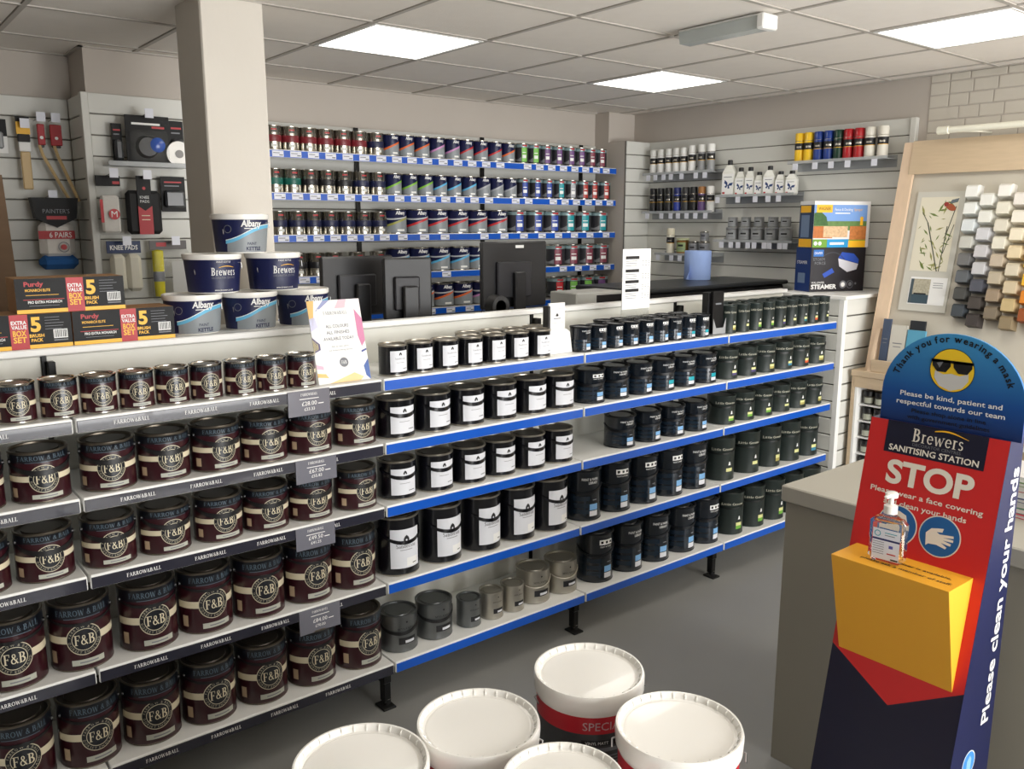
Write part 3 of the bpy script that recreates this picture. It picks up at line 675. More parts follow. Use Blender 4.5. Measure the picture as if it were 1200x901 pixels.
wrow(4, B_('orange', [3.094, 3.250, 3.406])+B_('pink', [3.566])+U_('red', [4.264])+U_('leaf', [4.412, 4.560])+U_('purple', [4.708]))
for p in (SV, AS, AB_, TS, TB): drop(p)
for p in (FBS, FBM, FBL, SS, SM, SL, PSa, PSb, PMa, PMb, PLa, PLb, LS, LM, LLg, MD, MDs, MP, MPs): drop(p)

# ================================================================== END BOX AND RIGHT WALL GOODS
eb = thing('slatwall_end_unit', 'white slatwall end unit carrying the steamer boxes', 'display unit', (4.53, 2.62, 0))
part('top_board', MB().box(4.52, 5.05, 2.60, 3.06, 1.408, 1.43, WHITE, .003), eb, True)
part('carcass', MB().box(4.545, 5.04, 2.64, 3.05, .02, 1.407, GROOVE), eb, True)
part('corner_post', MB().box(4.53, 4.565, 2.615, 2.65, 0, 1.407, WHITE, .003), eb, True)
m1 = MB().box(4.565, 5.045, 2.622, 2.64, 0, .092, SLAT, .003).mesh('slat', (4.53, 2.62, 0)); m2 = MB().box(4.531, 4.547, 2.65, 3.05, 0, .092, SLAT, .003).mesh('slat', (4.53, 2.62, 0))
z = 1.407
while z > .1:
    for m in (m1, m2): o = part('slat', m, eb); o.location = (0, 0, z-.092)
    z -= .1
def wall_ledge(y0, y1, z, label, tags):
    t = thing('clear_shelf', label, 'shelf', (5.053, (y0+y1)/2, z))
    part('tray', MB().box(4.93, 5.053, y0, y1, z-.006, z-.002, FROST).box(4.928, 4.932, y0, y1, z-.006, z+.012, FROST), t, True)
    part('back_lip', MB().box(5.048, 5.053, y0, y1, z-.05, z+.02, FROST), t, True)
    for y in tags: part('price_tag', MB().box(4.924, 4.927, y-.018, y+.018, z-.045, z-.005, M('price tag paper', (224, 226, 236), .4)), t, True)
    return t
def spray_can(label, y, z, body, cap, h=.175, r=.028, rz=0, lab=PRK):
    t = thing('spray_can', label, 'spray can', (4.985, y, z), R_(-70+rz), 'spray cans on the right wall')
    part('can', MB().lathe([(r*.9, 0, CHROME), (r, .002, body), (r, h*.72, CHROME), (r*.95, h*.745, CHROME), (r*.75, h*.77, CHROME)], 20), t)
    part('cap', MB().lathe([(r*.98, h*.735, cap), (r*.98, h*.97, cap), (r*.9, h, cap), (0, h, cap)], 20), t)
    m = MB(); m.cyl(rect(-r*1.5, h*.44, r*1.5, h*.66, 10), r, lab, off=.0004); m.cyl(rect(-r*.5, h*.5, r*.5, h*.56, 4), r, CHROME, off=.0008); m.cyl(rect(-r*1.5, h*.425, r*1.5, h*.44, 10), r, YEL, off=.0004)
    part('label', m, t); return t
CW = M('white cap', (234, 234, 230), .4); CB = M('satin black can', (22, 22, 24), .4)
wall_ledge(3.90, 4.56, 2.195, 'clear wall shelf holding white capped spray cans', (4.50, 4.43, 4.35, 4.28, 4.18, 4.05, 3.97))
for i, y in enumerate((4.502, 4.430, 4.352, 4.280, 4.212, 4.136, 4.048, 3.968)):
    spray_can('%s white capped spray can from the far corner, upper left shelf' % ORD[i], y, 2.195, PRW if i < 6 else SILK, CW, .19 if i > 4 else .18, rz=random.uniform(-15, 15))
wall_ledge(3.90, 4.56, 1.915, 'clear wall shelf holding dark spray cans', (4.50, 4.36, 4.27, 4.2, 4.12, 4.04, 3.95))
BC = [CB, CB, CB, M('blue can', (40, 60, 150), .35), M('charcoal can', (60, 62, 66), .4), CB, M('purple can', (96, 70, 120), .4), M('pale can', (214, 214, 212), .4)]
CC = [CB, CB, CB, M('blue cap', (30, 40, 100), .4), M('charcoal cap', (54, 54, 56), .4), CB, M('bronze cap', (160, 110, 60), .4), CW]
BN = ['black', 'black', 'black', 'blue', 'charcoal', 'black with bright label', 'purple and bronze', 'white']
for i, y in enumerate((4.497, 4.423, 4.347, 4.262, 4.183, 4.110, 4.036, 3.956)):
    spray_can('%s can, %s, from the corner on the dark spray can shelf' % (ORD[i], BN[i]), y, 1.915, BC[i], CC[i], .18, rz=random.uniform(-15, 15))
wall_ledge(3.87, 4.42, 1.61, 'low clear wall shelf near the blue roll', (4.38, 4.25, 4.17, 4.05))
spray_can('tall cream spray can on the low wall shelf', 4.312, 1.61, M('cream can', (222, 218, 200), .4), M('cream cap', (226, 220, 196), .4), .19, .03)
def small_tin(name, label, loc, r, h, body, lid, lab, group=None):
    t = thing(name, label, 'tin', loc, R_(-70), group)
    part('body', MB().lathe([(r*.97, 0, CHROME), (r, .003, body), (r, h*.86, CHROME), (r*1.03, h*.88, lid), (r*1.03, h*.97, lid), (r*.9, h, lid), (0, h*.98, lid)], 24), t)
    m = MB(); m.cyl(rect(-r*.8, h*.18, r*.8, h*.74, 8), r, lab, off=.0005); m.cyl(rect(-r*.5, h*.5, r*.4, h*.62, 6), r, PRK, off=.0009); m.cyl(rect(-r*.5, h*.32, r*.5, h*.37, 6), r, PRG, off=.0009); part('label', m, t); return t
small_tin('varnish_jar', 'amber varnish jar with green lid on the low wall shelf', (4.985, 4.195, 1.61), .046, .12, M('amber varnish', (150, 110, 60), .3), M('pale green lid', (196, 200, 160), .4), M('green varnish label', (140, 160, 110), .5))
small_tin('varnish_tin', 'small silver tin beside the varnish jar', (4.985, 4.090, 1.61), .04, .10, SILK, CHROME, PRG, 'small silver tins on the right wall')
small_tin('varnish_tin', 'lower silver tin of the pair behind the blue roll', (4.985, 3.997, 1.61), .04, .10, SILK, CHROME, PRG, 'small silver tins on the right wall')
small_tin('varnish_tin', 'upper silver tin of the pair behind the blue roll', (4.985, 3.997, 1.7105), .032, .07, SILK, CHROME, PRG, 'small silver tins on the right wall')
wall_ledge(3.255, 3.87, 2.02, 'clear wall shelf holding white bottles with blue butterflies', (3.85, 3.68, 3.54, 3.44, 3.36))
def bottle(label, y, w, h, rz):
    t = thing('chemical_bottle', label, 'bottle', (4.985, y, 2.02), R_(-78+rz), 'white bottles with blue butterflies')
    d = w*.55; pw = M('bottle plastic', (232, 232, 224), .35)
    m = MB().box(-w/2, w/2, -d/2, d/2, 0, h*.68, pw, .008)
    V = [(-w/2+.006, -d/2+.004, h*.67), (w/2-.006, -d/2+.004, h*.67), (w/2-.006, d/2-.004, h*.67), (-w/2+.006, d/2-.004, h*.67), (-.016, -.014, h*.86), (.016, -.014, h*.86), (.016, .014, h*.86), (-.016, .014, h*.86)]
    m.add(V, [(0, 1, 5, 4), (1, 2, 6, 5), (2, 3, 7, 6), (3, 0, 4, 7), (4, 5, 6, 7)], pw); part('body', m, t)
    part('cap', MB().lathe([(.017, h*.86, BLACK), (.017, h*.985, BLACK), (.014, h, BLACK), (0, h, BLACK)], 16), t)
    m = MB(); P = lambda s, mm, o: m.plane(s, (0, -d/2, 0), (1, 0, 0), (0, 0, 1), mm, o)
    P(rect(-w*.42, h*.06, w*.42, h*.62), PRW, .0006); bl = M('butterfly blue', (24, 56, 110), .5); k = w*.34; c = h*.30
    for s in (-1, 1): P(move(poly([(0, 0), (s*.25, .55), (s*.95, .9), (s*.9, .25), (s*.3, 0)]), 0, c, -.3, k), bl, .0012); P(move(poly([(0, 0), (s*.35, -.02), (s*.6, -.45), (s*.2, -.6)]), 0, c, -.3, k), bl, .0012)
    P(rect(-w*.38, h*.07, -w*.2, h*.12), RED, .0012); P(rect(-w*.3, h*.52, w*.3, h*.54), PRG, .0012); part('label', m, t); return t
for i, (y, w, h) in enumerate(((3.800, .098, .245), (3.706, .074, .19), (3.628, .07, .19), (3.556, .062, .155), (3.474, .082, .19), (3.390, .068, .152), (3.306, .078, .152))):
    bottle(('tallest white butterfly bottle, left end of its shelf' if i == 0 else '%s white butterfly bottle from the left on its wall shelf' % ORD[i]), y, w, h, 0)
wall_ledge(3.245, 3.875, 1.715, 'clear wall shelf holding stacked grey tins', (3.80, 3.72, 3.66, 3.58, 3.53, 3.45, 3.41, 3.33, 3.29))
for i, y in enumerate((3.755, 3.650, 3.550, 3.440, 3.330)):
    small_tin('grey_tin', '%s lower grey tin from the left, stacked tin shelf' % ORD[i], (4.985, y, 1.715), .044, .095, SILK, SILK, FROST, 'stacked grey tins on the right wall')
    small_tin('grey_tin', '%s upper grey tin from the left, stacked tin shelf' % ORD[i], (4.99, y+random.uniform(-.008, .008), 1.8112), .033, .068, SILK, SILK, FROST, 'stacked grey tins on the right wall')
wall_ledge(2.645, 3.31, 2.215, 'clear wall shelf holding coloured spray cans', (3.25, 3.11, 3.0, 2.89, 2.72))
FC = [((240, 196, 30), 'yellow'), ((240, 196, 30), 'yellow'), ((28, 60, 140), 'blue'), ((28, 60, 140), 'blue'), ((16, 56, 40), 'green'), ((176, 24, 34), 'red'), ((176, 24, 34), 'red'), ((226, 222, 210), 'white'), ((226, 222, 210), 'white')]
for i, y in enumerate((3.262, 3.198, 3.128, 3.059, 2.992, 2.926, 2.857, 2.787, 2.706)):
    c, n = FC[i]; fm_ = M('gloss %s can' % n, c, .3)
    lab = 'single dark green spray can between blue and red cans' if n == 'green' else '%s %s spray can on the coloured spray can shelf' % ('left' if FC[i-1][1] != n else 'right', n)
    spray_can(lab, y, 2.215, fm_, fm_, .185, .031, rz=random.uniform(-10, 10))

# boxes on the end unit
def carton(name, label, loc, rz, w, d, h, mats):
    t = thing(name, label, 'box', loc, rz, None)
    m = MB().box(0, w, 0, d, 0, h, mats['body'], .001); part('carton', m, t); return t
ob = {'body': M('dark steamer carton', (34, 32, 38), .35)}
AZ = R_(-22)
st_ = carton('steamer_box', 'black wallpaper steamer box on the white end unit', (4.625, 2.905, 1.4312), AZ, .385, .15, .262, ob)
m = MB(); P = lambda s, mm, o=.0006: m.plane(s, (0, 0, 0), (1, 0, 0), (0, 0, 1), mm, o)
lb_, pb = M('steamer blue', (40, 80, 180), .4), M('steamer pale blue', (150, 170, 214), .4)
P(rect(.015, .21, .085, .25), M('brand blue', (40, 110, 190), .4)); P(move(text('DRAPER', .014, False, .055), .05, .223), PRW, .001)
P(move(text('STORM', .016, False, .08), .055, .185), PRG); P(move(text('FORCE', .016, False, .075), .065, .162), PRG)
P(move(text('STEAMER', .026, False, .18, sp=.95, bold=.03), .10, .016), PRW); P(move(text('WALLPAPER', .012, False, .09), .057, .048), PRW)
P(poly([(.19, .20), (.215, .235), (.30, .225), (.338, .19), (.335, .165)]), lb_); P(poly([(.19, .198), (.335, .163), (.325, .13), (.26, .115), (.20, .15)]), M('steamer white', (206, 206, 214), .4), .0009)
P(poly([(.085, .105), (.15, .14), (.168, .115), (.10, .082)]), lb_); P(ring(.235, .04, .0, .024, 18), PRG); P(disc(.235, .04, .014), PRW, .001); P(ring(.285, .04, .021, .024, 20), PRG); P(disc(.287, .042, .012), PRG, .001); P(disc(.325, .045, .007), PRG)
P(move(ring(0, 0, .10, .106, 14, 20, 160), .15, .13), M('dark hose', (60, 60, 70), .5)); part('front_print', m, st_)
m = MB(); P = lambda s, mm, o=.0006: m.plane(s, (0, 0, 0), (0, -1, 0), (0, 0, 1), mm, o)
P(rect(-.149, .001, -.001, .261), M('carton side blue', (22, 50, 110), .4)); P(move(text('STEAMER', .018, False, .1), -.085, .165), PRW, .001); P(rect(-.12, .05, -.05, .11), M('side picture', (110, 130, 160), .5), .001); part('side_print', m, st_)
sb = carton('sprayer_box', 'colourful fence sprayer box stacked on the steamer box', (4.62, 2.90, 1.6945), AZ, .395, .14, .272, {'body': M('white carton', (226, 226, 226), .5)})
m = MB(); P = lambda s, mm, o=.0006: m.plane(s, (0, 0, 0), (1, 0, 0), (0, 0, 1), mm, o)
P(rect(0, .13, .372, .25), M('picture sky', (120, 160, 220), .5)); P(rect(.0, .10, .372, .155), M('picture meadow', (96, 130, 70), .5, noise=(40, .4)), .0008); P(poly([(.0, .13), (.0, .20), (.04, .215), (.085, .18), (.10, .13)]), M('picture hedge', (60, 100, 50), .6, noise=(60, .5)), .001)
P(rect(.015, .205, .125, .25), YEL, .0012); P(move(text('WAGNER', .018, False, .085), .07, .219), PRK, .0016)
P(move(text('Fence & Decking', .016, False, .125), .205, .215), PRW, .0012); P(move(text('Sprayer', .016, False, .06), .308, .215), YEL, .0012); P(rect(.145, .198, .25, .204), PRW, .0012)
P(rect(.0, .055, .135, .125), M('picture fence', (190, 110, 50), .5, noise=(50, .4)), .0012); P(rect(.07, .06, .24, .125), M('picture family', (220, 180, 140), .5, noise=(70, .5)), .0014); P(rect(.255, .045, .372, .125), M('picture deck', (196, 120, 60), .5, noise=(50, .5)), .0014)
P(rect(.0, 0, .372, .048), M('carton green', (110, 160, 50), .5), .0012); P(rect(.10, 0, .25, .048), M('carton cyan', (30, 150, 210), .5), .0016); P(rect(.25, 0, .372, .04), YEL, .0016)
P(disc(.02, .024, .012), PRW, .002); P(disc(.05, .024, .012), PRW, .002); P(rect(.12, .016, .22, .03), PRW, .002); P(disc(.335, .17, .012), YEL, .0016); P(rect(.325, .13, .345, .165), YEL, .0016); part('front_print', m, sb)
m = MB(); P = lambda s, mm, o=.0006: m.plane(s, (0, 0, 0), (0, -1, 0), (0, 0, 1), mm, o)
P(rect(-.139, .001, -.001, .25), M('carton side navy', (40, 60, 90), .5)); P(rect(-.13, .205, -.03, .245), YEL, .001); P(rect(-.12, .06, -.04, .19), M('side picture', (110, 130, 160), .5), .001); P(rect(-.135, .002, -.01, .05), YEL, .001); part('side_print', m, sb)

# ================================================================== LEFT SLATWALL GOODS
def hook(x, y, z, label, tagx=0):
    t = thing('display_hook', label, 'hook', (x, y, z), 0, 'hooks on the left slatwalls')
    m = MB()
    for dx in (-.012, .012): m.tube([(dx, 0, 0), (dx, -.09, .006), (dx, -.10, .012)], .0022, STEEL)
    part('prong', m, t); part('price_tag', MB().box(-.02, .02, -.108, -.105, -.012, .032, M('price tag paper', (224, 226, 236), .4)), t); return t
KM = M('kneepad rubber', (24, 24, 26), .7); BAG = M('clear bag', (120, 122, 120), .06, alpha=.10); RCARD = M('red card', (170, 26, 36), .5); KCARD = M('black card', (13, 13, 15), .5, spec=.25)
YA = 4.613
for x, y, z, l in ((1.345, YA, 2.355, 'upper hook holding the goggles pack'), (1.160, YA, 2.065, 'hook holding the white glove pack'), (1.315, YA, 2.062, 'hook holding the black knee pads'),
                   (1.195, YA, 1.742, 'hook holding the white knee pads'), (1.43, YA, 1.740, 'hook holding the yellow roller pack')): hook(x, y, z, l)
t = thing('goggles_pack', 'clear blister pack with blue goggles on black card', 'blister pack', (1.345, 4.55, 2.122))
part('card', MB().box(-.105, .105, 0, .004, 0, .235, KCARD, .001), t)
part('blister', MB().box(-.09, .09, -.035, -.001, .012, .165, BAG, .012), t)
g_ = MB().lathe([(.0, -.03, BLACK), (.045, -.03, BLACK), (.055, -.004, BLACK)], 20, -.01, 0, .085, 'y'); part('goggle', g_, t)
part('lens', MB().lathe([(.0, -.033, M('blue lens', (40, 90, 190), .15)), (.03, -.032, M('blue lens', (40, 90, 190), .15)), (.036, -.028, M('blue lens', (40, 90, 190), .15))], 16, .035, -.002, .095, 'y'), t)
m = MB(); m.plane(rect(-.075, .19, .06, .2), (0, -.001, 0), (1, 0, 0), (0, 0, 1), PRW); m.plane(rect(.02, .175, .08, .185), (0, -.001, 0), (1, 0, 0), (0, 0, 1), RED); part('card_print', m, t)
for nm, x0, x1, z0, z1, lab in (('black_pack', 1.185, 1.232, 2.122, 2.315, 'narrow black pack left of the goggles pack'), ('black_pack', 1.458, 1.53, 2.122, 2.345, 'black pack hanging right of the goggles by the pillar'), ('black_pack', 1.398, 1.52, 1.895, 2.07, 'black pack half hidden by the pillar beside knee pads')):
    t = thing(nm, lab, 'blister pack', ((x0+x1)/2, 4.585, z0), 0, 'black packs on the slatwall'); w = (x1-x0)/2
    part('card', MB().box(-w, w, 0, .005, 0, z1-z0, KCARD, .001), t); part('contents', MB().box(-w*.8, w*.8, -.03, 0, .02, (z1-z0)*.6, M('smoke plastic', (56, 58, 62), .25), .01), t)
    m = MB(); m.plane(rect(-w*.7, (z1-z0)*.82, w*.7, (z1-z0)*.86), (0, -.001, 0), (1, 0, 0), (0, 0, 1), RED); m.plane(rect(-w*.7, (z1-z0)*.72, w*.5, (z1-z0)*.75), (0, -.001, 0), (1, 0, 0), (0, 0, 1), PRG); part('card_print', m, t)
t = thing('masking_disc', 'white round disc hanging beside the pillar', 'disc', (1.487, 4.535, 2.18)); part('disc', MB().lathe([(.0, 0, WPLA), (.062, 0, WPLA), (.064, .008, WPLA), (.062, .022, WPLA), (0, .022, WPLA)], 28, 0, 0, 0, 'y'), t); part('hub', MB().lathe([(.02, -.004, GREYM), (.02, .0, GREYM)], 16, 0, 0, 0, 'y'), t)
t = thing('clear_shelf', 'clear acrylic shelf under the goggles pack', 'shelf', (1.33, 4.61, 2.11)); part('tray', MB().box(-.19, .19, -.11, 0, 0, .004, FROST).box(-.19, .19, -.113, -.11, 0, .022, FROST), t)
t = thing('glove_pack', 'white gloves in a clear bag with red print', 'glove pack', (1.146, 4.575, 1.78))
part('glove', MB().box(-.042, .042, -.02, .0, .01, .19, M('white knit', (224, 220, 214), .9, noise=(60, .08)), .018), t); part('bag', MB().box(-.056, .056, -.028, .006, 0, .235, BAG, .008), t)
part('header_card', MB().box(-.056, .056, -.004, .004, .235, .285, KCARD, .001), t)
m = MB(); m.plane(disc(.012, .10, .026, 20), (0, -.0285, 0), (1, 0, 0), (0, 0, 1), RED); m.plane(rect(-.05, .06, -.036, .17), (0, -.0285, 0), (1, 0, 0), (0, 0, 1), RED); m.plane(rect(.02, .245, .052, .258), (0, -.0048, 0), (1, 0, 0), (0, 0, 1), RED); m.plane(text('M', .03), (.012, -.029, .086), (1, 0, 0), (0, 0, 1), PRW); part('print', m, t)
t = thing('knee_pads', 'black knee pads with black and red printed card', 'knee pads', (1.302, 4.575, 1.782))
for s in (-1, 1): part('pad', MB().box(-.042+s*.042, .042+s*.042, -.03, .008, .0, .215, KM, .02), t)
part('card', MB().box(-.034, .034, -.038, -.032, 0, .285, KCARD, .001), t)
m = MB(); P = lambda s, mm, o=.0: m.plane(s, (0, -.0385, 0), (1, 0, 0), (0, 0, 1), mm, o); P(poly([(-.034, 0), (.034, 0), (.034, .14), (0, .115), (-.034, .14)]), RCARD); P(move(text('KNEE', .013), 0, .175), PRW); P(move(text('PADS', .013), 0, .155), PRW); P(rect(-.02, .09, .02, .094), CREAM, .001); P(rect(-.02, .07, .02, .074), CREAM, .001); P(disc(0, .225, .008, 10), RED); part('print', m, t)
t = thing('knee_pads', 'pale moulded knee pads under a navy header card', 'knee pads', (1.195, 4.575, 1.50)); PW_ = M('pale foam', (206, 202, 186), .6)
for s in (-1, 1): part('pad', MB().box(-.036+s*.037, .036+s*.037, -.035, .004, 0, .185, PW_, .03), t)
part('header_card', MB().box(-.08, .08, -.004, .004, .19, .25, M('navy card', (24, 44, 88), .5), .001), t)
m = MB(); m.plane(text('KNEE PADS', .022, False, .13, bold=.02), (0, -.0048, .207), (1, 0, 0), (0, 0, 1), PRW); part('print', m, t)
t = thing('roller_pack', 'yellow fluffy roller in a clear pack near the pillar', 'roller pack', (1.41, 4.575, 1.445)); YF_ = M('yellow fleece', (226, 214, 40), .95, noise=(50, .15))
part('roller', MB().lathe([(.0, 0, YF_), (.024, .004, YF_), (.027, .14, YF_), (.027, .235, YF_), (0, .24, YF_)], 18, -.058, -.012, .02), t); part('paper_band', MB().lathe([(.0278, 0, PRG), (.0278, .05, PRG)], 18, -.058, -.012, .10), t)
part('bag', MB().box(-.092, .092, -.042, .012, 0, .26, BAG, .01), t); part('header_card', MB().box(-.092, .092, -.004, .004, .26, .305, M('grey card', (96, 92, 92), .5), .001), t)
m = MB(); m.plane(rect(-.06, .275, -.01, .295), (0, -.0048, 0), (1, 0, 0), (0, 0, 1), RED); m.plane(rect(.0, .02, .08, .20), (0, -.0425, 0), (1, 0, 0), (0, 0, 1), M('pale print', (196, 196, 192), .6)); part('print', m, t)
# far left panel
YC = 4.913
for x, z, l in ((.852, 2.30, 'hook holding the yellow carded brush'), (.925, 2.335, 'hook holding the slim red carded brush'), (.990, 2.335, 'hook holding the wide red carded brush'), (.945, 1.965, 'hook holding the six pair glove bag')): hook(x, YC, z, l)
t = thing('paint_brush', 'dark bristled brush on yellow card with straight wooden handle', 'brush', (.85, 4.85, 2.0)); HW = M('wood handle', (206, 178, 130), .5)
part('handle', MB().box(-.022, .022, -.006, .006, 0, .18, HW, .005), t); part('ferrule', MB().box(-.026, .026, -.009, .009, .18, .225, PRW, .003), t); part('bristles', MB().box(-.027, .027, -.009, .009, .225, .262, M('grey bristles', (60, 60, 62), .9), .004), t)
part('card', MB().box(-.03, .03, -.003, .003, .262, .34, YEL, .001).box(-.03, .03, -.0035, .0035, .32, .345, KCARD), t)
for x, w, lean, lab in ((.927, .016, .10, 'long handled brush with slim red card'), (.993, .026, .075, 'long handled brush with wide red card')):
    t = thing('radiator_brush', lab, 'brush', (x, 4.85, 2.215), 0, 'long handled brushes'); part('card', MB().box(-w, w, -.008, .008, 0, .10, RCARD, .003), t)
    part('head', MB().box(-w*.8, w*.8, .009, .02, -.01, .09, BLACK, .003), t); part('handle', MB().tube([(-.01, .01, .0), (.0, .0, -.05), (lean*.5, -.01, -.16), (lean, -.015, -.27)], .008, HW, 8), t)
    m = MB(); m.plane(disc(0, .035, .008, 12), (0, -.0085, 0), (1, 0, 0), (0, 0, 1), PRW); part('print', m, t)
t = thing('glove_bag', 'black topped bag of six pairs of gloves with red band', 'glove pack', (.945, 4.83, 1.61))
part('gloves', MB().box(-.08, .08, -.05, .02, .05, .24, M('white knit', (224, 220, 214), .9, noise=(60, .08)), .03), t); part('blue_cuffs', MB().box(-.088, .088, -.055, .024, .0, .07, M('blue knit', (40, 96, 160), .9), .025), t)
part('header', MB().prism([(-.105, .35), (.105, .35), (.09, .25), (.0, .205), (-.09, .25)], -.06, .015, KCARD), t)
m = MB(); P = lambda s, mm, o=.0: m.plane(s, (0, -.062, 0), (1, 0, 0), (0, 0, 1), mm, o); P(rect(-.088, .15, .075, .19), RCARD); P(move(text('6 PAIRS', .026, False, .10), .01, .157), PRW, .001); P(rect(-.045, .245, .045, .262), RCARD, .001); P(move(text("PAINTER'S", .02, False, .12), 0, .275), PRG, .001); P(ring(.02, .11, .022, .026, 18), PRG, .001); P(disc(.02, .11, .014, 14), RED, .001); part('print', m, t)
t = thing('carded_tool', 'black and white carded tool cut by the left edge', 'blister pack', (.745, 4.885, 2.17)); part('card', MB().box(-.045, .04, 0, .004, 0, .16, PRW, .001).box(-.045, .04, -.001, .0, .08, .16, KCARD), t); part('tool', MB().box(-.03, .02, -.03, -.001, .02, .10, SILK, .008), t)
t = thing('timber_board', 'brown wooden board leaning at the far left', 'board', (.60, 4.72, 0)); part('board', MB().prism([(-.5, 0), (.19, 0), (.12, 2.06), (-.5, 2.06)], 0, .03, M('brown board', (126, 100, 76), .7, noise=(5, .15, (1, 1, 6)))), t)

# ================================================================== ON THE GONDOLA TOP
ZT = 1.4525
def brush_box(label, x0, z, y=2.99, w=.315, h=.107, d=.15, rz=0):
    t = thing('brush_box', label, 'box', (x0, y, z), rz, 'brush box sets on the gondola top')
    part('carton', MB().box(0, w, 0, d, 0, h, CARD, .001), t)
    m = MB(); P = lambda s, mm, o=.0006: m.plane(s, (0, 0, 0), (1, 0, 0), (0, 0, 1), mm, o)
    P(rect(0, 0, w, h), KCARD); P(rect(0, 0, w, .012), YEL, .001); P(rect(.143, 0, .193, h), RED, .0014)
    P(move(text('Purdy', .014, False, .054, bold=.03), .052, h-.024), RED, .001); P(move(text('MONARCH ELITE', .008, False, .07, bold=.02), .062, h-.04), YEL, .001); P(rect(.028, h-.052, .12, h-.0505), YEL, .001); P(rect(.02, h-.066, .135, h-.064), RED, .001)
    P(move(text('PRO EXTRA MONARCH', .008, False, .095, bold=.02), .08, .03), PRW, .001); P(rect(.035, .022, .12, .0235), PRG, .001)
    for s_, zz, mm in (('EXTRA', .077, PRW), ('VALUE', .063, PRW), ('BOX', .041, YEL), ('SET', .021, YEL)): P(move(text(s_, .011 if mm is PRW else .017, False, .042 if mm is PRW else .037, bold=.025), .168, zz), mm, .0018)
    P(move(text('5', .042, bold=.04, res=4), .214, .054), YEL, .001); P(move(text('BRUSH', .0095, False, .041, bold=.03), .215, .035), YEL, .001); P(move(text('PACK', .0095, False, .033, bold=.03), .215, .021), YEL, .001)
    for i in range(5): P(rect(.24, .094-.009*i, .24+random.uniform(.035, .06), .0955-.009*i), PRG, .001)
    P(rect(.262, .028, .302, .056), PRW, .001)
    for i in range(9): P(rect(.265+i*.004, .031, .2665+i*.004+random.uniform(0, .0012), .054), PRK, .0014)
    P(rect(.262, .020, .302, .024), PRG, .001); part('front_print', m, t); return t
brush_box('lower left brush box cut by the picture edge', .290, ZT); brush_box('lower right brush box beside the paint kettles', .609, ZT); brush_box('upper brush box stacked on the two others', .459, ZT+.1082, 3.0)
def kettle(label, x, z, logo, y=3.10, rz=-4):
    t = thing('paint_kettle', label, 'paint kettle', (x, y, z), R_(rz), 'stacked paint kettles'); H = .138; Rz = lambda zz: .087+.0118*(zz-.003)/(H-.019)
    part('tub', MB().lathe([(.085, 0, WPLA), (.087, .003, WPLA), (.0988, H-.016, WPLA)], 44), t)
    part('lid', MB().lathe([(.1015, H-.018, WPLA), (.103, H-.014, WPLA), (.103, H-.002, WPLA), (.1, H, WPLA), (.096, H-.001, WPLA), (.094, H-.006, WPLA), (0, H-.006, WPLA)], 44), t)
    a = .098*1.62; m = MB(); m.cyl(rect(-a, .004, a, H-.020, 44), Rz, NAVY, off=.0012); lb = part('label', m, t); m = MB()
    if logo == 'swoosh':
        f = lambda x: .028+.062*(1/(1+math.exp(-(x+.012)/.028)))
        m.cyl(band(lambda x: .005, lambda x: f(x), -.075, a, 24), Rz, GREYL, off=.0017); m.cyl(band(lambda x: f(x), lambda x: f(x)+.012, -.08, a, 24), Rz, CYAN, off=.0021); m.cyl(band(lambda x: f(x)+.012, lambda x: f(x)+.0145, -.08, a, 24), Rz, PRW, off=.0021)
        m.cyl(move(text('Albany', .022, False, .076, shear=.12, bold=.025), .012, .094), Rz, PRW, off=.0026); m.cyl(rect(-.015, .086, .03, .0885, 4), Rz, PRW, off=.0026)
        m.cyl(move(text('PAINT', .0095, False, .034, bold=.01), .012, .029), Rz, NAVY, off=.0026); m.cyl(move(text('KETTLE', .0125, False, .054, bold=.035), .018, .010), Rz, NAVY, off=.0026); m.cyl(move(ring(0, 0, .012, .014, 20), -.072, .085), Rz, PRG, off=.0024)
    else:
        m.cyl(move(text('Brewers', .027, True, .086), .012, .064), Rz, PRW, off=.0024); m.cyl(band(lambda x: .091+.004*math.cos((x-.022)*60), lambda x: .0925+.005*math.cos((x-.022)*60), -.005, .05, 10), Rz, YEL, off=.0024)
        m.cyl(move(text('DECORATOR CENTRES', .007, False, .084), .012, .052), Rz, PRG, off=.0024); m.cyl(move(text('PAINT KETTLE', .006, False, .05), .012, .108), Rz, PRW, off=.0024); m.cyl(move(text('www.brewers.co.uk', .007, False, .066), .012, .009), Rz, PRW, off=.0024)
    sub('label_print', m, lb)
    ca, sa = math.cos(R_(52)), math.sin(R_(52))
    part('handle', MB().tube([(-r_*ca, -r_*sa*.55, zz) for r_, zz in ((.1, H-.03), (.116, H-.034), (.128, H-.055), (.124, H-.07), (.106, H-.085))], .0016, STEEL).tube([(r_*ca, -r_*sa*1.3, zz) for r_, zz in ((.1, H-.03), (.112, H-.03), (.112, H-.05))], .0016, STEEL), t); return t
kettle('bottom left swoosh paint kettle beside the brush boxes', 1.026, ZT, 'swoosh'); kettle('bottom middle swoosh paint kettle', 1.236, ZT, 'swoosh'); kettle('bottom right swoosh paint kettle behind the colour sign', 1.446, ZT, 'swoosh')
kettle('middle row left navy paint kettle', 1.106, ZT+.1392, 'b'); kettle('middle row right navy paint kettle', 1.335, ZT+.1392, 'b'); kettle('topmost paint kettle crowning the pyramid', 1.216, ZT+.2784, 'swoosh')
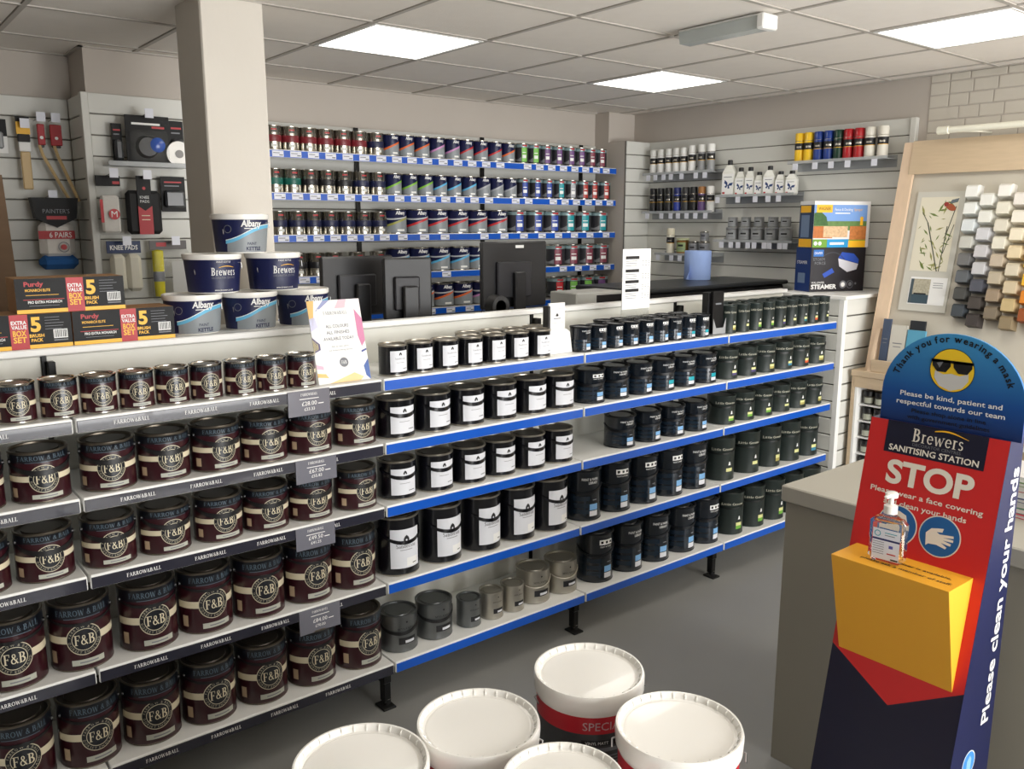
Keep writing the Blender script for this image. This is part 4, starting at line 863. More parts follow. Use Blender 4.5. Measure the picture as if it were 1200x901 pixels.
# colour sign
t = thing('counter_sign', 'patterned card sign reading all colours all finishes available today', 'sign', (1.395, 2.668, SZ[0]+.001))
sl = math.atan2(.075, .285); up = (0, math.sin(sl), math.cos(sl))
c_s = MB().add([Vector((x, 0, 0))+Vector(up)*zz+Vector((0, dd, 0)) for dd in (0, .003) for zz in (0, .292) for x in (-.101, .101)], [(0, 1, 3, 2), (4, 6, 7, 5), (0, 2, 6, 4), (1, 5, 7, 3), (0, 4, 5, 1), (2, 3, 7, 6)], PRW); part('card', c_s, t)
part('strut', MB().add([(-.04, .004, 0), (.04, .004, 0), (.03, .055, .15), (-.03, .055, .15), (-.04, .10, 0), (.04, .10, 0)], [(2, 3, 4, 5)], PRW), t)
m = MB(); P = lambda s, mm, o=.0006: m.plane(s, (0, 0, 0), (1, 0, 0), up, mm, o)
for pts, c in (([(-.101, .292), (-.075, .292), (-.09, .20), (-.101, .19)], (230, 180, 110)), ([(-.04, .292), (-.015, .292), (-.06, .26), (-.075, .255)], (150, 156, 196)), ([(.02, .292), (.05, .292), (.04, .262), (.0, .262)], (222, 190, 200)), ([(.075, .255), (.101, .22), (.101, .14), (.085, .12), (.075, .16)], (206, 130, 166)),
               ([(.08, .105), (.101, .112), (.101, .106), (.08, .098)], (70, 84, 150)), ([(.08, .05), (.101, .075), (.101, 0), (.085, .015)], (76, 104, 168)), ([(-.06, 0), (.04, .03), (.075, .012), (.06, 0)], (240, 206, 150)), ([(-.101, .165), (-.075, .14), (-.075, .12), (-.101, .11)], (90, 80, 120)), ([(-.101, .158), (-.082, .14), (-.082, .122), (-.101, .115)], (236, 224, 180)),
               ([(-.101, .07), (-.075, .062), (-.075, .05), (-.101, .055)], (226, 180, 200)), ([(-.101, .04), (-.07, .035), (-.06, .02), (-.101, .026)], (236, 190, 120)), ([(.06, .292), (.101, .292), (.101, .24), (.08, .255)], (236, 226, 230)), ([(-.101, .23), (-.08, .235), (-.072, .20), (-.101, .185)], (206, 206, 230))):
    P(poly(pts), M('sign wash %d %d %d' % c, c, .5))
P(rect(-.068, .035, .072, .262), PRW, .001); P(move(text('FARROW&BALL', .012, True, .092), 0, .24), PRG, .0014)
for s_, zz in (('ALL COLOURS', .194), ('ALL FINISHES', .172), ('AVAILABLE TODAY', .150)): P(move(text(s_, .011, False, .118 if 'TODAY' in s_ else .088, bold=.008), 0, zz), M('sign grey lettering', (92, 94, 104), .5), .0014)
P(move(text('Ask our team about', .006, False, .066), 0, .125), PRG, .0014); P(move(text('our in-store mixing service', .006, False, .09), 0, .112), PRG, .0014); P(disc(.005, .07, .017, 22), PRG, .0014); P(move(text('F&B', .012, True, .02), .005, .064), PRW, .0018); part('print', m, t)
# white leaflet stand
t = thing('leaflet_stand', 'white leaflet stand between black and navy tins', 'leaflet holder', (2.425, 2.70, SZ[0]+.001))
part('leaflet', MB().box(-.045, .045, .012, .022, .004, .215, PRW, .001), t); part('leaflet_stack', MB().box(-.062, -.047, .0, .035, .02, .205, BLACK, .002), t)
part('holder', MB().add([(-.07, -.004, 0), (.075, -.004, 0), (.062, -.002, .09), (.04, .0, .105), (-.04, 0, .105), (-.06, -.002, .09), (-.07, .04, 0), (.075, .04, 0)], [(0, 1, 2, 3, 4, 5), (0, 1, 7, 6)], PRW), t)
m = MB(); P = lambda s, mm, o=.0006: m.plane(s, (0, .012, 0), (1, 0, 0), (0, 0, 1), mm, o); P(rect(-.035, .13, .035, .131), PRG); P(rect(-.035, .19, .035, .191), PRG); P(rect(-.035, .13, -.034, .19), PRG); P(rect(.034, .13, .035, .19), PRG); P(move(poly([(-.5, 0), (.5, 0), (.5, .4), (0, 1), (-.5, .4)]), 0, .158, 0, .015), PRK); P(rect(-.02, .147, .02, .151), PRG); part('print', m, t)
# document sign in clear holder
t = thing('document_sign', 'tall white printed price list standing above navy tins', 'sign', (2.953, 2.7535, SZ[0]+.001)); rot = R_(0)
part('holder', MB().box(-.093, .093, .002, .004, 0, .43, CLEAR), t); part('sheet', MB().box(-.093, .093, -.001, .0015, .155, .432, PRW), t)
m = MB(); P = lambda s, mm, o=.0006: m.plane(s, (0, -.001, 0), (1, 0, 0), (0, 0, 1), mm, o)
for z0 in (.385, .325, .275, .235):
    P(rect(-.075, z0, .015, z0+.014), PRK)
    for i in range(3):
        P(rect(-.075, z0-.010-.010*i, -.0, z0-.0075-.010*i), PRG, .0006)
        for k in range(3): P(rect(.035+.02*k, z0-.010-.010*i, .046+.02*k, z0-.0075-.010*i), PRG)
part('print', m, t)
# black leaflet holder
t = thing('leaflet_stand', 'black leaflets in a grey plastic stand near green tins', 'leaflet holder', (3.468, 2.665, SZ[0]+.001))
part('leaflet', MB().box(-.042, .042, .012, .03, .006, .215, KCARD, .001), t); part('leaflet_stack', MB().box(-.055, .02, .032, .07, .01, .21, BLACK, .001), t)
part('holder', MB().box(-.05, .05, 0, .075, 0, .005, SILK, .001).add([(-.05, 0, 0), (.05, 0, 0), (.05, .0, .085), (.03, 0, .035), (-.025, 0, .035), (-.05, 0, .085)], [(0, 1, 2, 3, 4, 5)], SILK), t)
m = MB(); m.plane(rect(-.022, .15, .022, .158), (0, .0112, 0), (1, 0, 0), (0, 0, 1), PRG); part('print', m, t)

# ================================================================== SERVICE COUNTER BEHIND
sc_ = thing('service_counter', 'pale service counter hidden behind the gondola', 'counter', (1.7, 3.06, 0)); part('carcass', MB().box(1.62, 4.40, 3.08, 3.72, 0, 1.16, OFFW, .004), sc_, True); part('worktop', MB().box(1.60, 4.45, 3.05, 3.75, 1.161, 1.19, GREYM, .004), sc_, True)
def monitor(label, x, y, w, h, z0, rz, base=1.1912):
    t = thing('monitor', label, 'monitor', (x, y, base), R_(rz), 'monitors on the service counter'); z = z0-base; MK = M('monitor shell', (24, 24, 27), .45); M2 = M('monitor rear panel', (36, 36, 41), .5)
    part('shell', MB().box(-w/2, w/2, 0, .028, z, z+h, MK, .008), t); part('screen', MB().box(-w/2+.012, w/2-.012, .0285, .03, z+.015, z+h-.012, M('screen glass', (10, 10, 12), .1)), t)
    rp = part('rear_panel', MB().box(-w*.30, w*.22, -.02, .0, z+h*.16, z+h*.70, M2, .006), t)
    part('stand_neck', MB().box(-.035, .035, -.05, -.021, .01, z+h*.55, MK, .006), t); part('stand_base', MB().box(-.11, .11, -.12, .06, 0, .012, MK, .004), t); return t
monitor('left black monitor seen from behind, next to kettles', 1.915, 3.50, .37, .272, 1.418, 0)
monitor('black monitor turned sideways beside the left monitor', 2.035, 3.27, .225, .275, 1.412, -14)
mt = monitor('till monitor seen from behind in the middle', 2.835, 3.50, .435, .345, 1.40, 0)
part('sticker', MB().box(.0, .055, -.0015, 0, 1.71-1.1912, 1.725-1.1912, PRW), mt)
t = thing('tape_dispenser', 'round black tape dispenser on a white foot', 'dispenser', (2.45, 3.16, 1.1912)); part('drum', MB().lathe([(.03, -.03, BLACK), (.05, -.03, BLACK), (.052, .03, BLACK), (.03, .03, BLACK), (.03, -.03, BLACK)], 24, 0, 0, .265, 'y'), t); part('arm', MB().box(-.05, .04, -.025, .025, .006, .225, BLACK, .006).add([(-.10, -.02, .19), (-.04, -.02, .26), (-.03, .02, .24), (-.095, .02, .185)], [(0, 1, 2, 3)], BLACK), t); part('foot', MB().box(-.07, .07, -.04, .04, 0, .006, PRW, .002), t)
t = thing('receipt_printer', 'light grey box with black front beside the price list', 'printer', (3.36, 3.42, 1.1912)); part('case', MB().box(-.18, .18, -.02, .2, 0, .272, M('pale grey case', (176, 176, 170), .5), .006), t); part('front', MB().box(-.03, .182, -.024, -.02, .10, .255, BLACK, .002), t); part('paper_slot', MB().box(.02, .12, -.027, -.024, .2, .206, SILK), t)
t = thing('black_cabinet', 'wide black topped cabinet behind the right gondola bay', 'cabinet', (4.10, 3.34, 0)); part('body', MB().box(3.60, 5.0, 3.33, 3.80, 1.192, 1.44, BLACK, .01), t, True); part('lid', MB().box(3.575, 5.02, 3.31, 3.84, 1.441, 1.468, M('black satin lid', (34, 36, 38), .35), .008), t, True); part('plinth', MB().box(4.47, 5.0, 3.33, 3.80, 0, 1.191, BLACK), t, True)
t = thing('paper_roll', 'large blue paper towel roll on the black cabinet', 'paper roll', (4.555, 3.70, 1.469)); BP = M('blue paper', (138, 160, 206), .9, bump=(160, .4)); part('roll', MB().lathe([(.03, 0, BP), (.085, 0, BP), (.087, .004, BP), (.087, .186, BP), (.085, .19, BP), (.03, .19, BP), (.03, 0, BP)], 36), t); part('loose_sheet', MB().add([(-.087, .0, .0), (-.087, .0, .10), (-.12, -.03, .06), (-.16, -.04, .01), (-.13, -.05, .002)], [(0, 1, 2), (0, 2, 3, 4)], BP), t); part('core', MB().lathe([(.028, .002, CARD), (.028, .188, CARD)], 20), t)

# ================================================================== TILL COUNTER ON THE RIGHT
tc_ = thing('shop_counter', 'taupe laminate shop counter with a thick top', 'counter', (2.40, 1.55, 0))
part('carcass', MB().box(2.402, 3.18, -.70, 1.545, 0, .934, TAUPE, .003), tc_, True); part('worktop', MB().box(2.388, 3.22, -.72, 1.556, .936, .99, M('taupe worktop', (176, 172, 160), .45, noise=(3, .02)), .004), tc_, True)
MG = [(214, 60, 90), (60, 150, 120), (230, 210, 190), (40, 60, 110), (236, 236, 232), (190, 40, 50), (90, 130, 60), (226, 226, 226)]
z = .991
for i in range(8):
    h = .011+.004*(i % 3); a = (i*37 % 11-5)*1.6
    t = thing('magazine', ('bottom magazine of the pile behind the sanitising station' if i == 0 else 'top magazine of the pile behind the sanitising station' if i == 7 else '%s magazine from the bottom of the counter pile' % ORD[i]), 'magazine', (2.75, .99, z), R_(a), 'magazines piled on the counter')
    part('cover', MB().box(-.10, .10, -.14, .14, h-.0015, h, M('cover %d' % i, MG[i], .35)).box(-.10, .10, -.14, .14, 0, .0012, M('cover %d' % i, MG[i], .35)), t); part('pages', MB().box(-.098, .098, -.138, .138, .0012, h-.0015, M('paper', (236, 234, 226), .8)), t)
    z += h+.0006

# ------------------------------------------------------------------ sanitising station
SX, SY0, SY1 = 2.25, .80, 1.15
ss = thing('sanitising_station', 'red and navy cardboard sanitising station reading STOP', 'sanitiser stand', (2.2, .975, 0))
DN = M('station navy', (18, 20, 44), .45); DN2 = M('station navy side', (21, 28, 72), .45); SR = M('station red', (206, 40, 40), .45); SYL = M('station yellow', (238, 172, 44), .5); CR2 = M('station cream print', (236, 230, 216), .5)
part('body', MB().prism([(1.926, 0), (2.172, 1.323), (SX, 1.323), (SX, 0)], SY0, SY1, DN2), ss, True)
FO, FR, FU = (1.926, SY1, 0), (0, -1, 0), (.1859, 0, 1); K = 1.0171
def fz(Y, zz): return (SY1-Y, zz*K)
m = MB(); P = lambda s, mm, o=.0008: m.plane(s, FO, FR, FU, mm, o)
P(poly([(0, 0), (.35, 0), (.35, 1.323*K), (0, 1.323*K)]), DN); P(poly([fz(1.15, .704), fz(.975, .603), fz(.80, .706), fz(.80, 1.323), fz(1.15, 1.323)]), SR, .0014); P(poly([fz(1.102, 1.241), fz(.848, 1.241), fz(.848, 1.323), fz(1.102, 1.323)]), DN, .002)
fp = part('front_print', m, ss, True)
m = MB(); T2 = lambda s, Y, zz, mm=CR2, o=.0026: m.plane(move(s, *fz(Y, zz)), FO, FR, FU, mm, o)
T2(text('Brewers', .034, True, .128), .968, 1.279); T2(band(lambda x: .031+.007*math.cos((x)*38), lambda x: .033+.009*math.cos(x*38), -.03, .055, 10), .948, 1.279, YEL); T2(text('DECORATOR CENTRES', .0075, False, .122), .968, 1.268, PRG)
T2(text('SANITISING STATION', .0155, False, .228, bold=.02), .975, 1.2475); T2(text('STOP', .058, False, .222, bold=.035, res=6), .973, 1.165)
T2(text('Please wear a face covering', .0135, False, .288, bold=.015), .975, 1.1345); T2(text('and clean your hands', .0135, False, .212, bold=.015), .972, 1.1085)
BI = M('station icon blue', (30, 96, 160), .5)
for Y in (.922, 1.032):
    T2(disc(0, 0, .0525, 40), Y, 1.060, CR2, .0022); T2(disc(0, 0, .0495, 40), Y, 1.060, BI, .0028)
T2(poly([(-.034, .004), (-.022, .018), (-.005, .022), (.008, .024), (.006, .014), (-.008, .012), (.0, .008), (.034, .012), (.035, .006), (.01, .002), (.035, .002), (.035, -.004), (.01, -.005), (.031, -.009), (.03, -.015), (.006, -.012), (.022, -.02), (.019, -.025), (-.004, -.02), (-.024, -.022), (-.03, -.028)]), .922, 1.058, CR2, .0034)
T2(poly([(-.02, .03), (.0, .038), (.02, .03), (.026, .01), (.024, -.012), (.008, -.032), (-.008, -.032), (-.024, -.012), (-.026, .01)]), 1.032, 1.060, CR2, .0034); T2(poly([(-.024, .002), (.024, .002), (.022, -.014), (.006, -.03), (-.006, -.03), (-.022, -.014)]), 1.032, 1.060, BI, .004)
part('front_lettering', m, ss, True)
# header arch (its print fades from pale to deep blue)
hb = bpy.data.materials.new('header print'); hb.use_nodes = True; nt = hb.node_tree; b = nt.nodes['Principled BSDF']; b.inputs['Roughness'].default_value = .4
tcn = nt.nodes.new('ShaderNodeTexCoord'); sx = nt.nodes.new('ShaderNodeSeparateXYZ'); rp_ = nt.nodes.new('ShaderNodeValToRGB'); mr = nt.nodes.new('ShaderNodeMapRange')
mr.inputs['From Min'].default_value = 1.32; mr.inputs['From Max'].default_value = 1.56; rp_.color_ramp.elements[0].color = lin((16, 40, 96))+(1,); rp_.color_ramp.elements[1].color = lin((66, 150, 206))+(1,)
e = rp_.color_ramp.elements.new(.35); e.color = lin((20, 78, 150))+(1,)
nt.links.new(tcn.outputs['Object'], sx.inputs[0]); nt.links.new(sx.outputs['Z'], mr.inputs['Value']); nt.links.new(mr.outputs[0], rp_.inputs[0]); nt.links.new(rp_.outputs[0], b.inputs['Base Color'])
HO = (2.178, .955, 0); m = MB(); n = 28
arch = [(-.176, 1.322), (.176, 1.322), (.176, 1.40)]+[(.176*math.cos(math.pi*i/n), 1.40+.166*math.sin(math.pi*i/n)) for i in range(1, n)]+[(-.176, 1.40)]
V = [(2.178, .955-x, zz) for x, zz in arch]+[(2.186, .955-x, zz) for x, zz in arch]; na = len(arch)
m.add(V, [tuple(range(na)), tuple(range(2*na-1, na-1, -1))]+[(i, (i+1) % na, (i+1) % na+na, i+na) for i in range(na)], hb); hd = part('header_board', m, ss, True)
m = MB(); P = lambda s, mm, o=.0010: m.plane(s, HO, (0, -1, 0), (0, 0, 1), mm, o)
P(move(arc_text('Thank you for wearing a mask', .0165, .1415, 90, spread=1.02, bold=.025), 0, 1.4035), PRK)
sub('arched_lettering', m, hd, tuple(ss.location)); m = MB()
for s_, zz, w_ in (('Please be kind, patient and', 1.394, .252), ('respectful towards our team', 1.372, .268)): P(move(text(s_, .0125, False, w_, bold=.012), 0, zz), PRW)
for s_, zz, w_ in (('Please shop alone in line', 1.352, .185), ('with government guidelines', 1.335, .205)): P(move(text(s_, .0105, False, w_, bold=.012), 0, zz), PRK)
sub('header_lettering', m, hd, tuple(ss.location))
m = MB(); P = lambda s, mm, o=.0010: m.plane(s, HO, (0, -1, 0), (0, 0, 1), mm, o)
P(disc(0, 1.474, .055, 40), PRK); P(disc(0, 1.474, .0535, 40), M('face yellow', (246, 206, 40), .5), .0014); P(poly([(-.041, 1.470), (-.02, 1.462), (0, 1.466), (.02, 1.462), (.041, 1.470), (.042, 1.452), (.028, 1.432), (0, 1.4225), (-.028, 1.432), (-.042, 1.452)]), M('mask grey', (206, 206, 204), .6), .0018)
for s in (-1, 1): P(move(poly([(-.024, .012), (.022, .012), (.023, -.002), (.012, -.018), (-.010, -.018), (-.022, -.004)]), s*.026, 1.486), PRK, .0024)
P(rect(-.052, 1.492, .052, 1.499), PRK, .0024); P(move(poly([(-.012, .004), (.004, .008), (-.004, -.008)]), -.026, 1.486), PRG, .0030); sub('masked_face_print', m, hd, tuple(ss.location))
# side lettering
m = MB(); m.plane(text('Please clean your hands', .040, False, .675, align='l', bold=.02, res=5), (2.216, SY0-.0008, .575), (.022, 0, .68), (-1, 0, .032), PRW)
part('side_lettering', m, ss, True); m = MB(); m.plane(disc(0, 0, .036, 30), (2.125, SY0-.0008, .49), (1, 0, 0), (0, 0, 1), M('icon pale blue', (70, 150, 226), .5)); m.plane(ring(0, 0, .033, .036, 30), (2.125, SY0-.0012, .49), (1, 0, 0), (0, 0, 1), PRW); m.plane(poly([(-.012, -.02), (.012, -.02), (.014, .01), (.004, .022), (-.01, .01)]), (2.125, SY0-.0014, .49), (1, 0, 0), (0, 0, 1), M('icon outline', (150, 200, 240), .5)); part('side_icon', m, ss, True)
yb = part('bottle_shelf', MB().prism([(2.112, .985), (1.98, .985), (2.054, .70)], .827, 1.13, SYL), ss, True, label='yellow folded card shelf')
m = MB()
for s_, xx, w_ in (('If no sanitiser is available,', 2.052, .20), ('please ask a member of staff.', 2.018, .23)): m.plane(text(s_, .012, False, w_, bold=.01), (xx, .955, .9858), (0, -1, 0), (1, 0, 0), PRK)
sub('shelf_lettering', m, yb, tuple(ss.location))
# hand gel bottle
t = thing('hand_gel_bottle', 'clear hand sanitiser pump bottle on the yellow shelf', 'bottle', (2.04, 1.012, .9865), R_(-84))
GEL = M('clear gel plastic', (244, 246, 248), .05, trans=1)
m = MB().box(-.044, .044, -.023, .023, 0, .118, GEL, .012); m.lathe([(.034, .112, GEL), (.016, .126, GEL), (.013, .134, GEL)], 20); part('body', m, t)
part('pump', MB().lathe([(.0165, .130, WPLA), (.0165, .150, WPLA), (.010, .153, WPLA), (.006, .155, WPLA), (.006, .170, WPLA), (.015, .172, WPLA), (.016, .182, WPLA), (.010, .186, WPLA), (0, .187, WPLA)], 20).box(-.006, .006, -.036, .0, .174, .183, WPLA, .003), t)
m = MB(); P = lambda s, mm, o=.0006: m.plane(s, (0, -.0232, 0), (1, 0, 0), (0, 0, 1), mm, o)
P(rect(-.030, .012, .038, .092), M('gel label', (226, 228, 236), .5)); P(rect(-.030, .062, .038, .067), M('gel label navy', (40, 46, 100), .5), .001); P(ring(-.018, .079, .006, .008, 18), TEAL, .001); P(rect(.0, .082, .03, .084), TEAL, .001); P(rect(.0, .076, .025, .078), PRG, .001)
for i in range(6): P(rect(-.028, .056-.006*i, .0, .0575-.006*i), PRG, .001)
P(rect(.012, .044, .022, .052), M('gel label violet', (90, 90, 170), .5), .001); P(rect(.018, .014, .036, .018), PRK, .001); P(rect(.008, .028, .03, .031), RED, .001); part('label', m, t)

# ================================================================== PAINT TUBS ON THE FLOOR
def tub(label, x, y, z, H, R, rz, letters=True):
    t = thing('paint_tub', label, 'paint tub', (x, y, z), R_(rz), 'white paint tubs in the foreground'); Rb = R*.90
    Rz = lambda zz: Rb+(R*.955-Rb)*zz/H
    part('bucket', MB().lathe([(Rb-.004, 0, WPLA), (Rb, .004, WPLA), (Rz(H-.05), H-.05, WPLA), (R*.96, H-.03, WPLA)], 56), t)
    m = MB().lathe([(R*.965, H-.046, WPLA), (R*.99, H-.044, WPLA), (R, H-.020, WPLA), (R*1.0, H-.006, WPLA), (R*.985, H, WPLA), (R*.955, H, WPLA), (R*.93, H-.004, WPLA), (R*.905, H-.013, WPLA), (R*.86, H-.0145, WPLA), (R*.85, H-.0138, WPLA), (R*.83, H-.0135, WPLA), (R*.82, H-.0135, WPLA), (0, H-.0135, WPLA)], 72); ld = part('lid', m, t)
    rb = MB()
    for i in range(30):
        a = 2*math.pi*i/30; c, s = math.cos(a), math.sin(a); q = []
        for rr, zz in ((R*.895, H-.0145), (R*.955, H-.0012), (R*.955, H+.0006), (R*.905, H-.004)):
            for e in (-.0014, .0014): q.append((rr*c-e*s, rr*s+e*c, zz))
        rb.add(q, [(0, 1, 3, 2), (2, 3, 5, 4), (4, 5, 7, 6), (6, 7, 1, 0), (0, 2, 4, 6), (1, 3, 5, 7)], WPLA)
    o = sub('lid_ribs', rb, ld); o['kind'] = 'stuff'
    m = MB(); a = R*1.9; TD = M('tub label charcoal', (58, 60, 62), .4); m.cyl(rect(-a, .03, a, H-.105, 40), Rz, TD); m.cyl(rect(-a, H-.105, a, H-.058, 40), Rz, M('tub label red', (186, 30, 44), .4)); lb = part('label', m, t)
    if letters:
        m = MB(); m.cyl(move(text('SPECIALIST', .022, False, .155), .01, H-.094), Rz, M('tub lettering', (196, 170, 172), .5), off=.0012); m.cyl(rect(-.07, H-.138, .09, H-.122, 10), Rz, PRK, off=.0010); m.cyl(move(text('VINYL MATT', .008, False, .06), -.03, H-.134), Rz, PRW, off=.0014)
        m.cyl(rect(-.07, H-.155, .09, H-.144, 10), Rz, PRG, off=.001)
        for i in range(5): m.cyl(rect(-.07, H-.17-.009*i, .05, H-.1665-.009*i, 8), Rz, PRG, off=.001)
        sub('label_lettering', m, lb)
    pts = [((R+.004)*math.sin(R_(q)), -(R+.004)*math.cos(R_(q)), H-.05-.02*math.sin(math.pi*(q+90)/180)) for q in range(-90, 91, 12)]
    hm = MB()
    for s in (-1, 1): hm.tube([(s*(R*.985), 0, H-.05), (s*(R+.006), -.004, H-.052), (s*(R+.004), -.03, H-.058)], .0024, STEEL)
    part('handle', hm, t); return t
TB_ = [('paint tub with white lid at the left, cut by the bottom edge', .789, 1.502, .695, .1475), ('left middle paint tub, its plain white lid fully in view', 1.100, 1.497, .672, .1475), ('rearmost paint tub with its red and charcoal label showing', 1.478, 1.512, .668, .1475), ('right hand paint tub nearest the sanitising station', 1.434, 1.166, .692, .1475), ('smaller front paint tub between two others, mostly out of frame', 1.103, 1.198, .682, .133)]
for i, (lab, x, y, zt, R) in enumerate(TB_):
    H = zt/2-.002
    tub(lab, x, y, zt/2+.002, H, R, (-40, -38, -22, -50, -45)[i]); tub('lower tub under the '+('left cut', 'left middle', 'rearmost', 'right hand', 'smaller front')[i]+' paint tub', x, y, .0005, H, R, -40, False)

# ================================================================== WOOD COLOUR DISPLAY ON THE RIGHT WALL
wd_ = thing('colour_display', 'pale wood paint colour display leaning against the right wall', 'display unit', (4.80, 2.5, 0))
DX0, DZ0, DX1, DZ1, DYL, DYR = 4.736, 1.064, 4.975, 2.29, 2.52, .55
sD = (DX1-DX0)/(DZ1-DZ0); dX = lambda zz: DX0+sD*(zz-DZ0)
part('side_post', MB().prism([(dX(1.0)-.01, 1.0), (dX(2.29)-.01, 2.29), (5.06, 2.29), (5.06, 1.0)], DYL-.002, DYL+.03, WOODV), wd_, True)
part('front_stile', MB().prism([(dX(1.0)-.03, 1.0), (dX(2.29)-.03, 2.29), (dX(2.29)-.008, 2.29), (dX(1.0)-.008, 1.0)], DYL-.045, DYL+.032, WOODV), wd_, True)
part('header_board', MB().prism([(dX(2.11)-.034, 2.11), (dX(2.295)-.034, 2.295), (dX(2.295), 2.295), (dX(2.11), 2.11)], DYR, DYL-.02, WOOD), wd_, True)
part('back_board', MB().prism([(dX(.99)+.0, .99), (dX(2.12)+.0, 2.12), (dX(2.12)+.012, 2.12), (dX(.99)+.012, .99)], DYR, DYL-.02, M('display backing', (196, 190, 176), .6)), wd_, True)
DB = 4.62
part('ledge', MB().box(DB, 5.05, DYR, 2.595, .965, 1.0, WOOD, .003), wd_, True); part('ledge_front', MB().box(DB+.005, DB+.03, DYR, 2.575, .90, .964, WOOD, .003), wd_, True)
part('end_panel', MB().box(DB+.01, 5.05, 2.57, 2.594, 0, .964, WOOD, .003), wd_, True); part('rack_back', MB().box(DB+.13, DB+.15, DYR, 2.57, .0, .9, WOOD), wd_, True); part('rack_liner', MB().box(DB+.01, DB+.12, 2.555, 2.569, .02, .9, WHITE), wd_, True)
part('brochure_cheek', MB().prism([(DB+.02, 1.0), (dX(1.24)-.05, 1.24), (dX(1.0)+.06, 1.24), (dX(1.0)+.03, 1.0)], 2.49, 2.51, WOODV), wd_, True); part('brochure_lip', MB().box(DB+.02, DB+.035, 1.9, 2.49, 1.0, 1.07, WOOD, .003), wd_, True)
# shelves in rack and sample pots
for k in range(6):
    z = .845-.098*k-.045
    part('rack_shelf', MB().box(DB+.035, DB+.129, DYR, 2.554, z-.008, z-.001, WHITE), wd_, True)
PG = M('pot glass', (60, 58, 52), .15)
pot0 = None; pn = 0
for k in range(5):
    for c in range(6):
        z = .845-.098*k-.045; y = 2.515-.068*c
        lab = 'sample pot, %s row down and %s from the left in the wood rack' % (ORD[k], ORD[c])
        if pot0 is None:
            pot0 = thing('sample_pot', lab, 'paint pot', (DB+.075, y, z), R_(-60), 'sample pots in the wood rack')
            part('jar', MB().lathe([(.026, 0, PG), (.03, .004, PG), (.03, .045, PG), (.026, .05, PG)], 20), pot0); part('lid', MB().lathe([(.03, .05, BLACK), (.03, .075, BLACK), (.027, .077, BLACK), (0, .077, BLACK)], 20), pot0)
            m = MB(); m.cyl(rect(-.026, .008, .026, .040, 8), .03, M('pot label', (170, 172, 156), .5)); part('label', m, pot0)
        else:
            o = copy_tree(pot0); o.location = (DB+.075, y, z); o['label'] = lab
# art panel
FUD = Vector((sD, 0, 1)).normalized(); Kd = math.hypot(1, sD)
def dpl(m, sh, Y, zz, mm, off): m.plane(sh, (dX(zz), Y, zz), (0, -1, 0), FUD, mm, off)
m = MB(); m.prism([(dX(1.352)-.012, 1.352), (dX(2.01)-.012, 2.01), (dX(2.01)-.001, 2.01), (dX(1.352)-.001, 1.352)], 2.165, 2.43, M('pale board', (204, 202, 192), .5)); ar = part('sample_board', m, wd_, True)
m = MB(); WPc = M('wallpaper cream', (226, 220, 200), .6); leafs = [M('leaf green', (110, 130, 60), .6), M('leaf olive', (150, 150, 84), .6), M('stem dark', (70, 76, 60), .6)]
dpl(m, rect(0, 0, .21, .405*Kd), 2.405, 1.572, WPc, .0135)
for x0, y0, x1, y1, w in ((.155, 0, .06, .27, .006), (.06, .27, .02, .33, .004), (.165, 0, .17, .25, .005), (.17, .2, .20, .36, .005), (.17, .1, .205, .26, .004)): dpl(m, strokes_to_shape([('l', x0, y0, x1, y1, w)]), 2.405, 1.572, leafs[2], .0142)
rnd = random.Random(3)
for i in range(46):
    cx, cy = rnd.uniform(.015, .195), rnd.uniform(.01, .39); a = rnd.uniform(0, 6.28); L = rnd.uniform(.012, .032); q = L*.2
    dpl(m, move(poly([(-L, 0), (0, -q), (L, 0), (0, q)]), cx, cy, a), 2.405, 1.572, leafs[i % 2], .0140)
rb_ = M('bird rust', (170, 84, 50), .6); dpl(m, move(disc(0, 0, .03, 16, .017), .172, .355, -.5), 2.405, 1.572, rb_, .0148); dpl(m, disc(.145, .372, .013, 14), 2.405, 1.572, M('bird red', (150, 50, 44), .6), .0150); dpl(m, move(poly([(0, 0), (.04, .01), (.045, .03), (.005, .02)]), .165, .375), 2.405, 1.572, M('bird grey', (104, 116, 124), .6), .0152)
sub('wallpaper_print', m, ar, tuple(wd_.location))
m = MB(); dpl(m, rect(0, 0, .205, .15*Kd), 2.385, 1.388, PRW, .0130); dpl(m, rect(.005, .005, .115, .142), 2.385, 1.388, M('room photo', (176, 170, 150), .6, noise=(90, .5)), .0136); dpl(m, rect(.005, .005, .115, .055), 2.385, 1.388, M('room sofa', (60, 80, 92), .6), .0142); dpl(m, rect(.03, .055, .1, .063), 2.385, 1.388, PRK, .0144); dpl(m, rect(.005, .005, .022, .142), 2.385, 1.388, M('room curtain', (70, 84, 92), .6), .0145)
for i in range(3): dpl(m, rect(.13, .12-.012*i, .185, .123-.012*i), 2.385, 1.388, PRG, .0138)
sub('room_picture', m, ar, tuple(wd_.location))
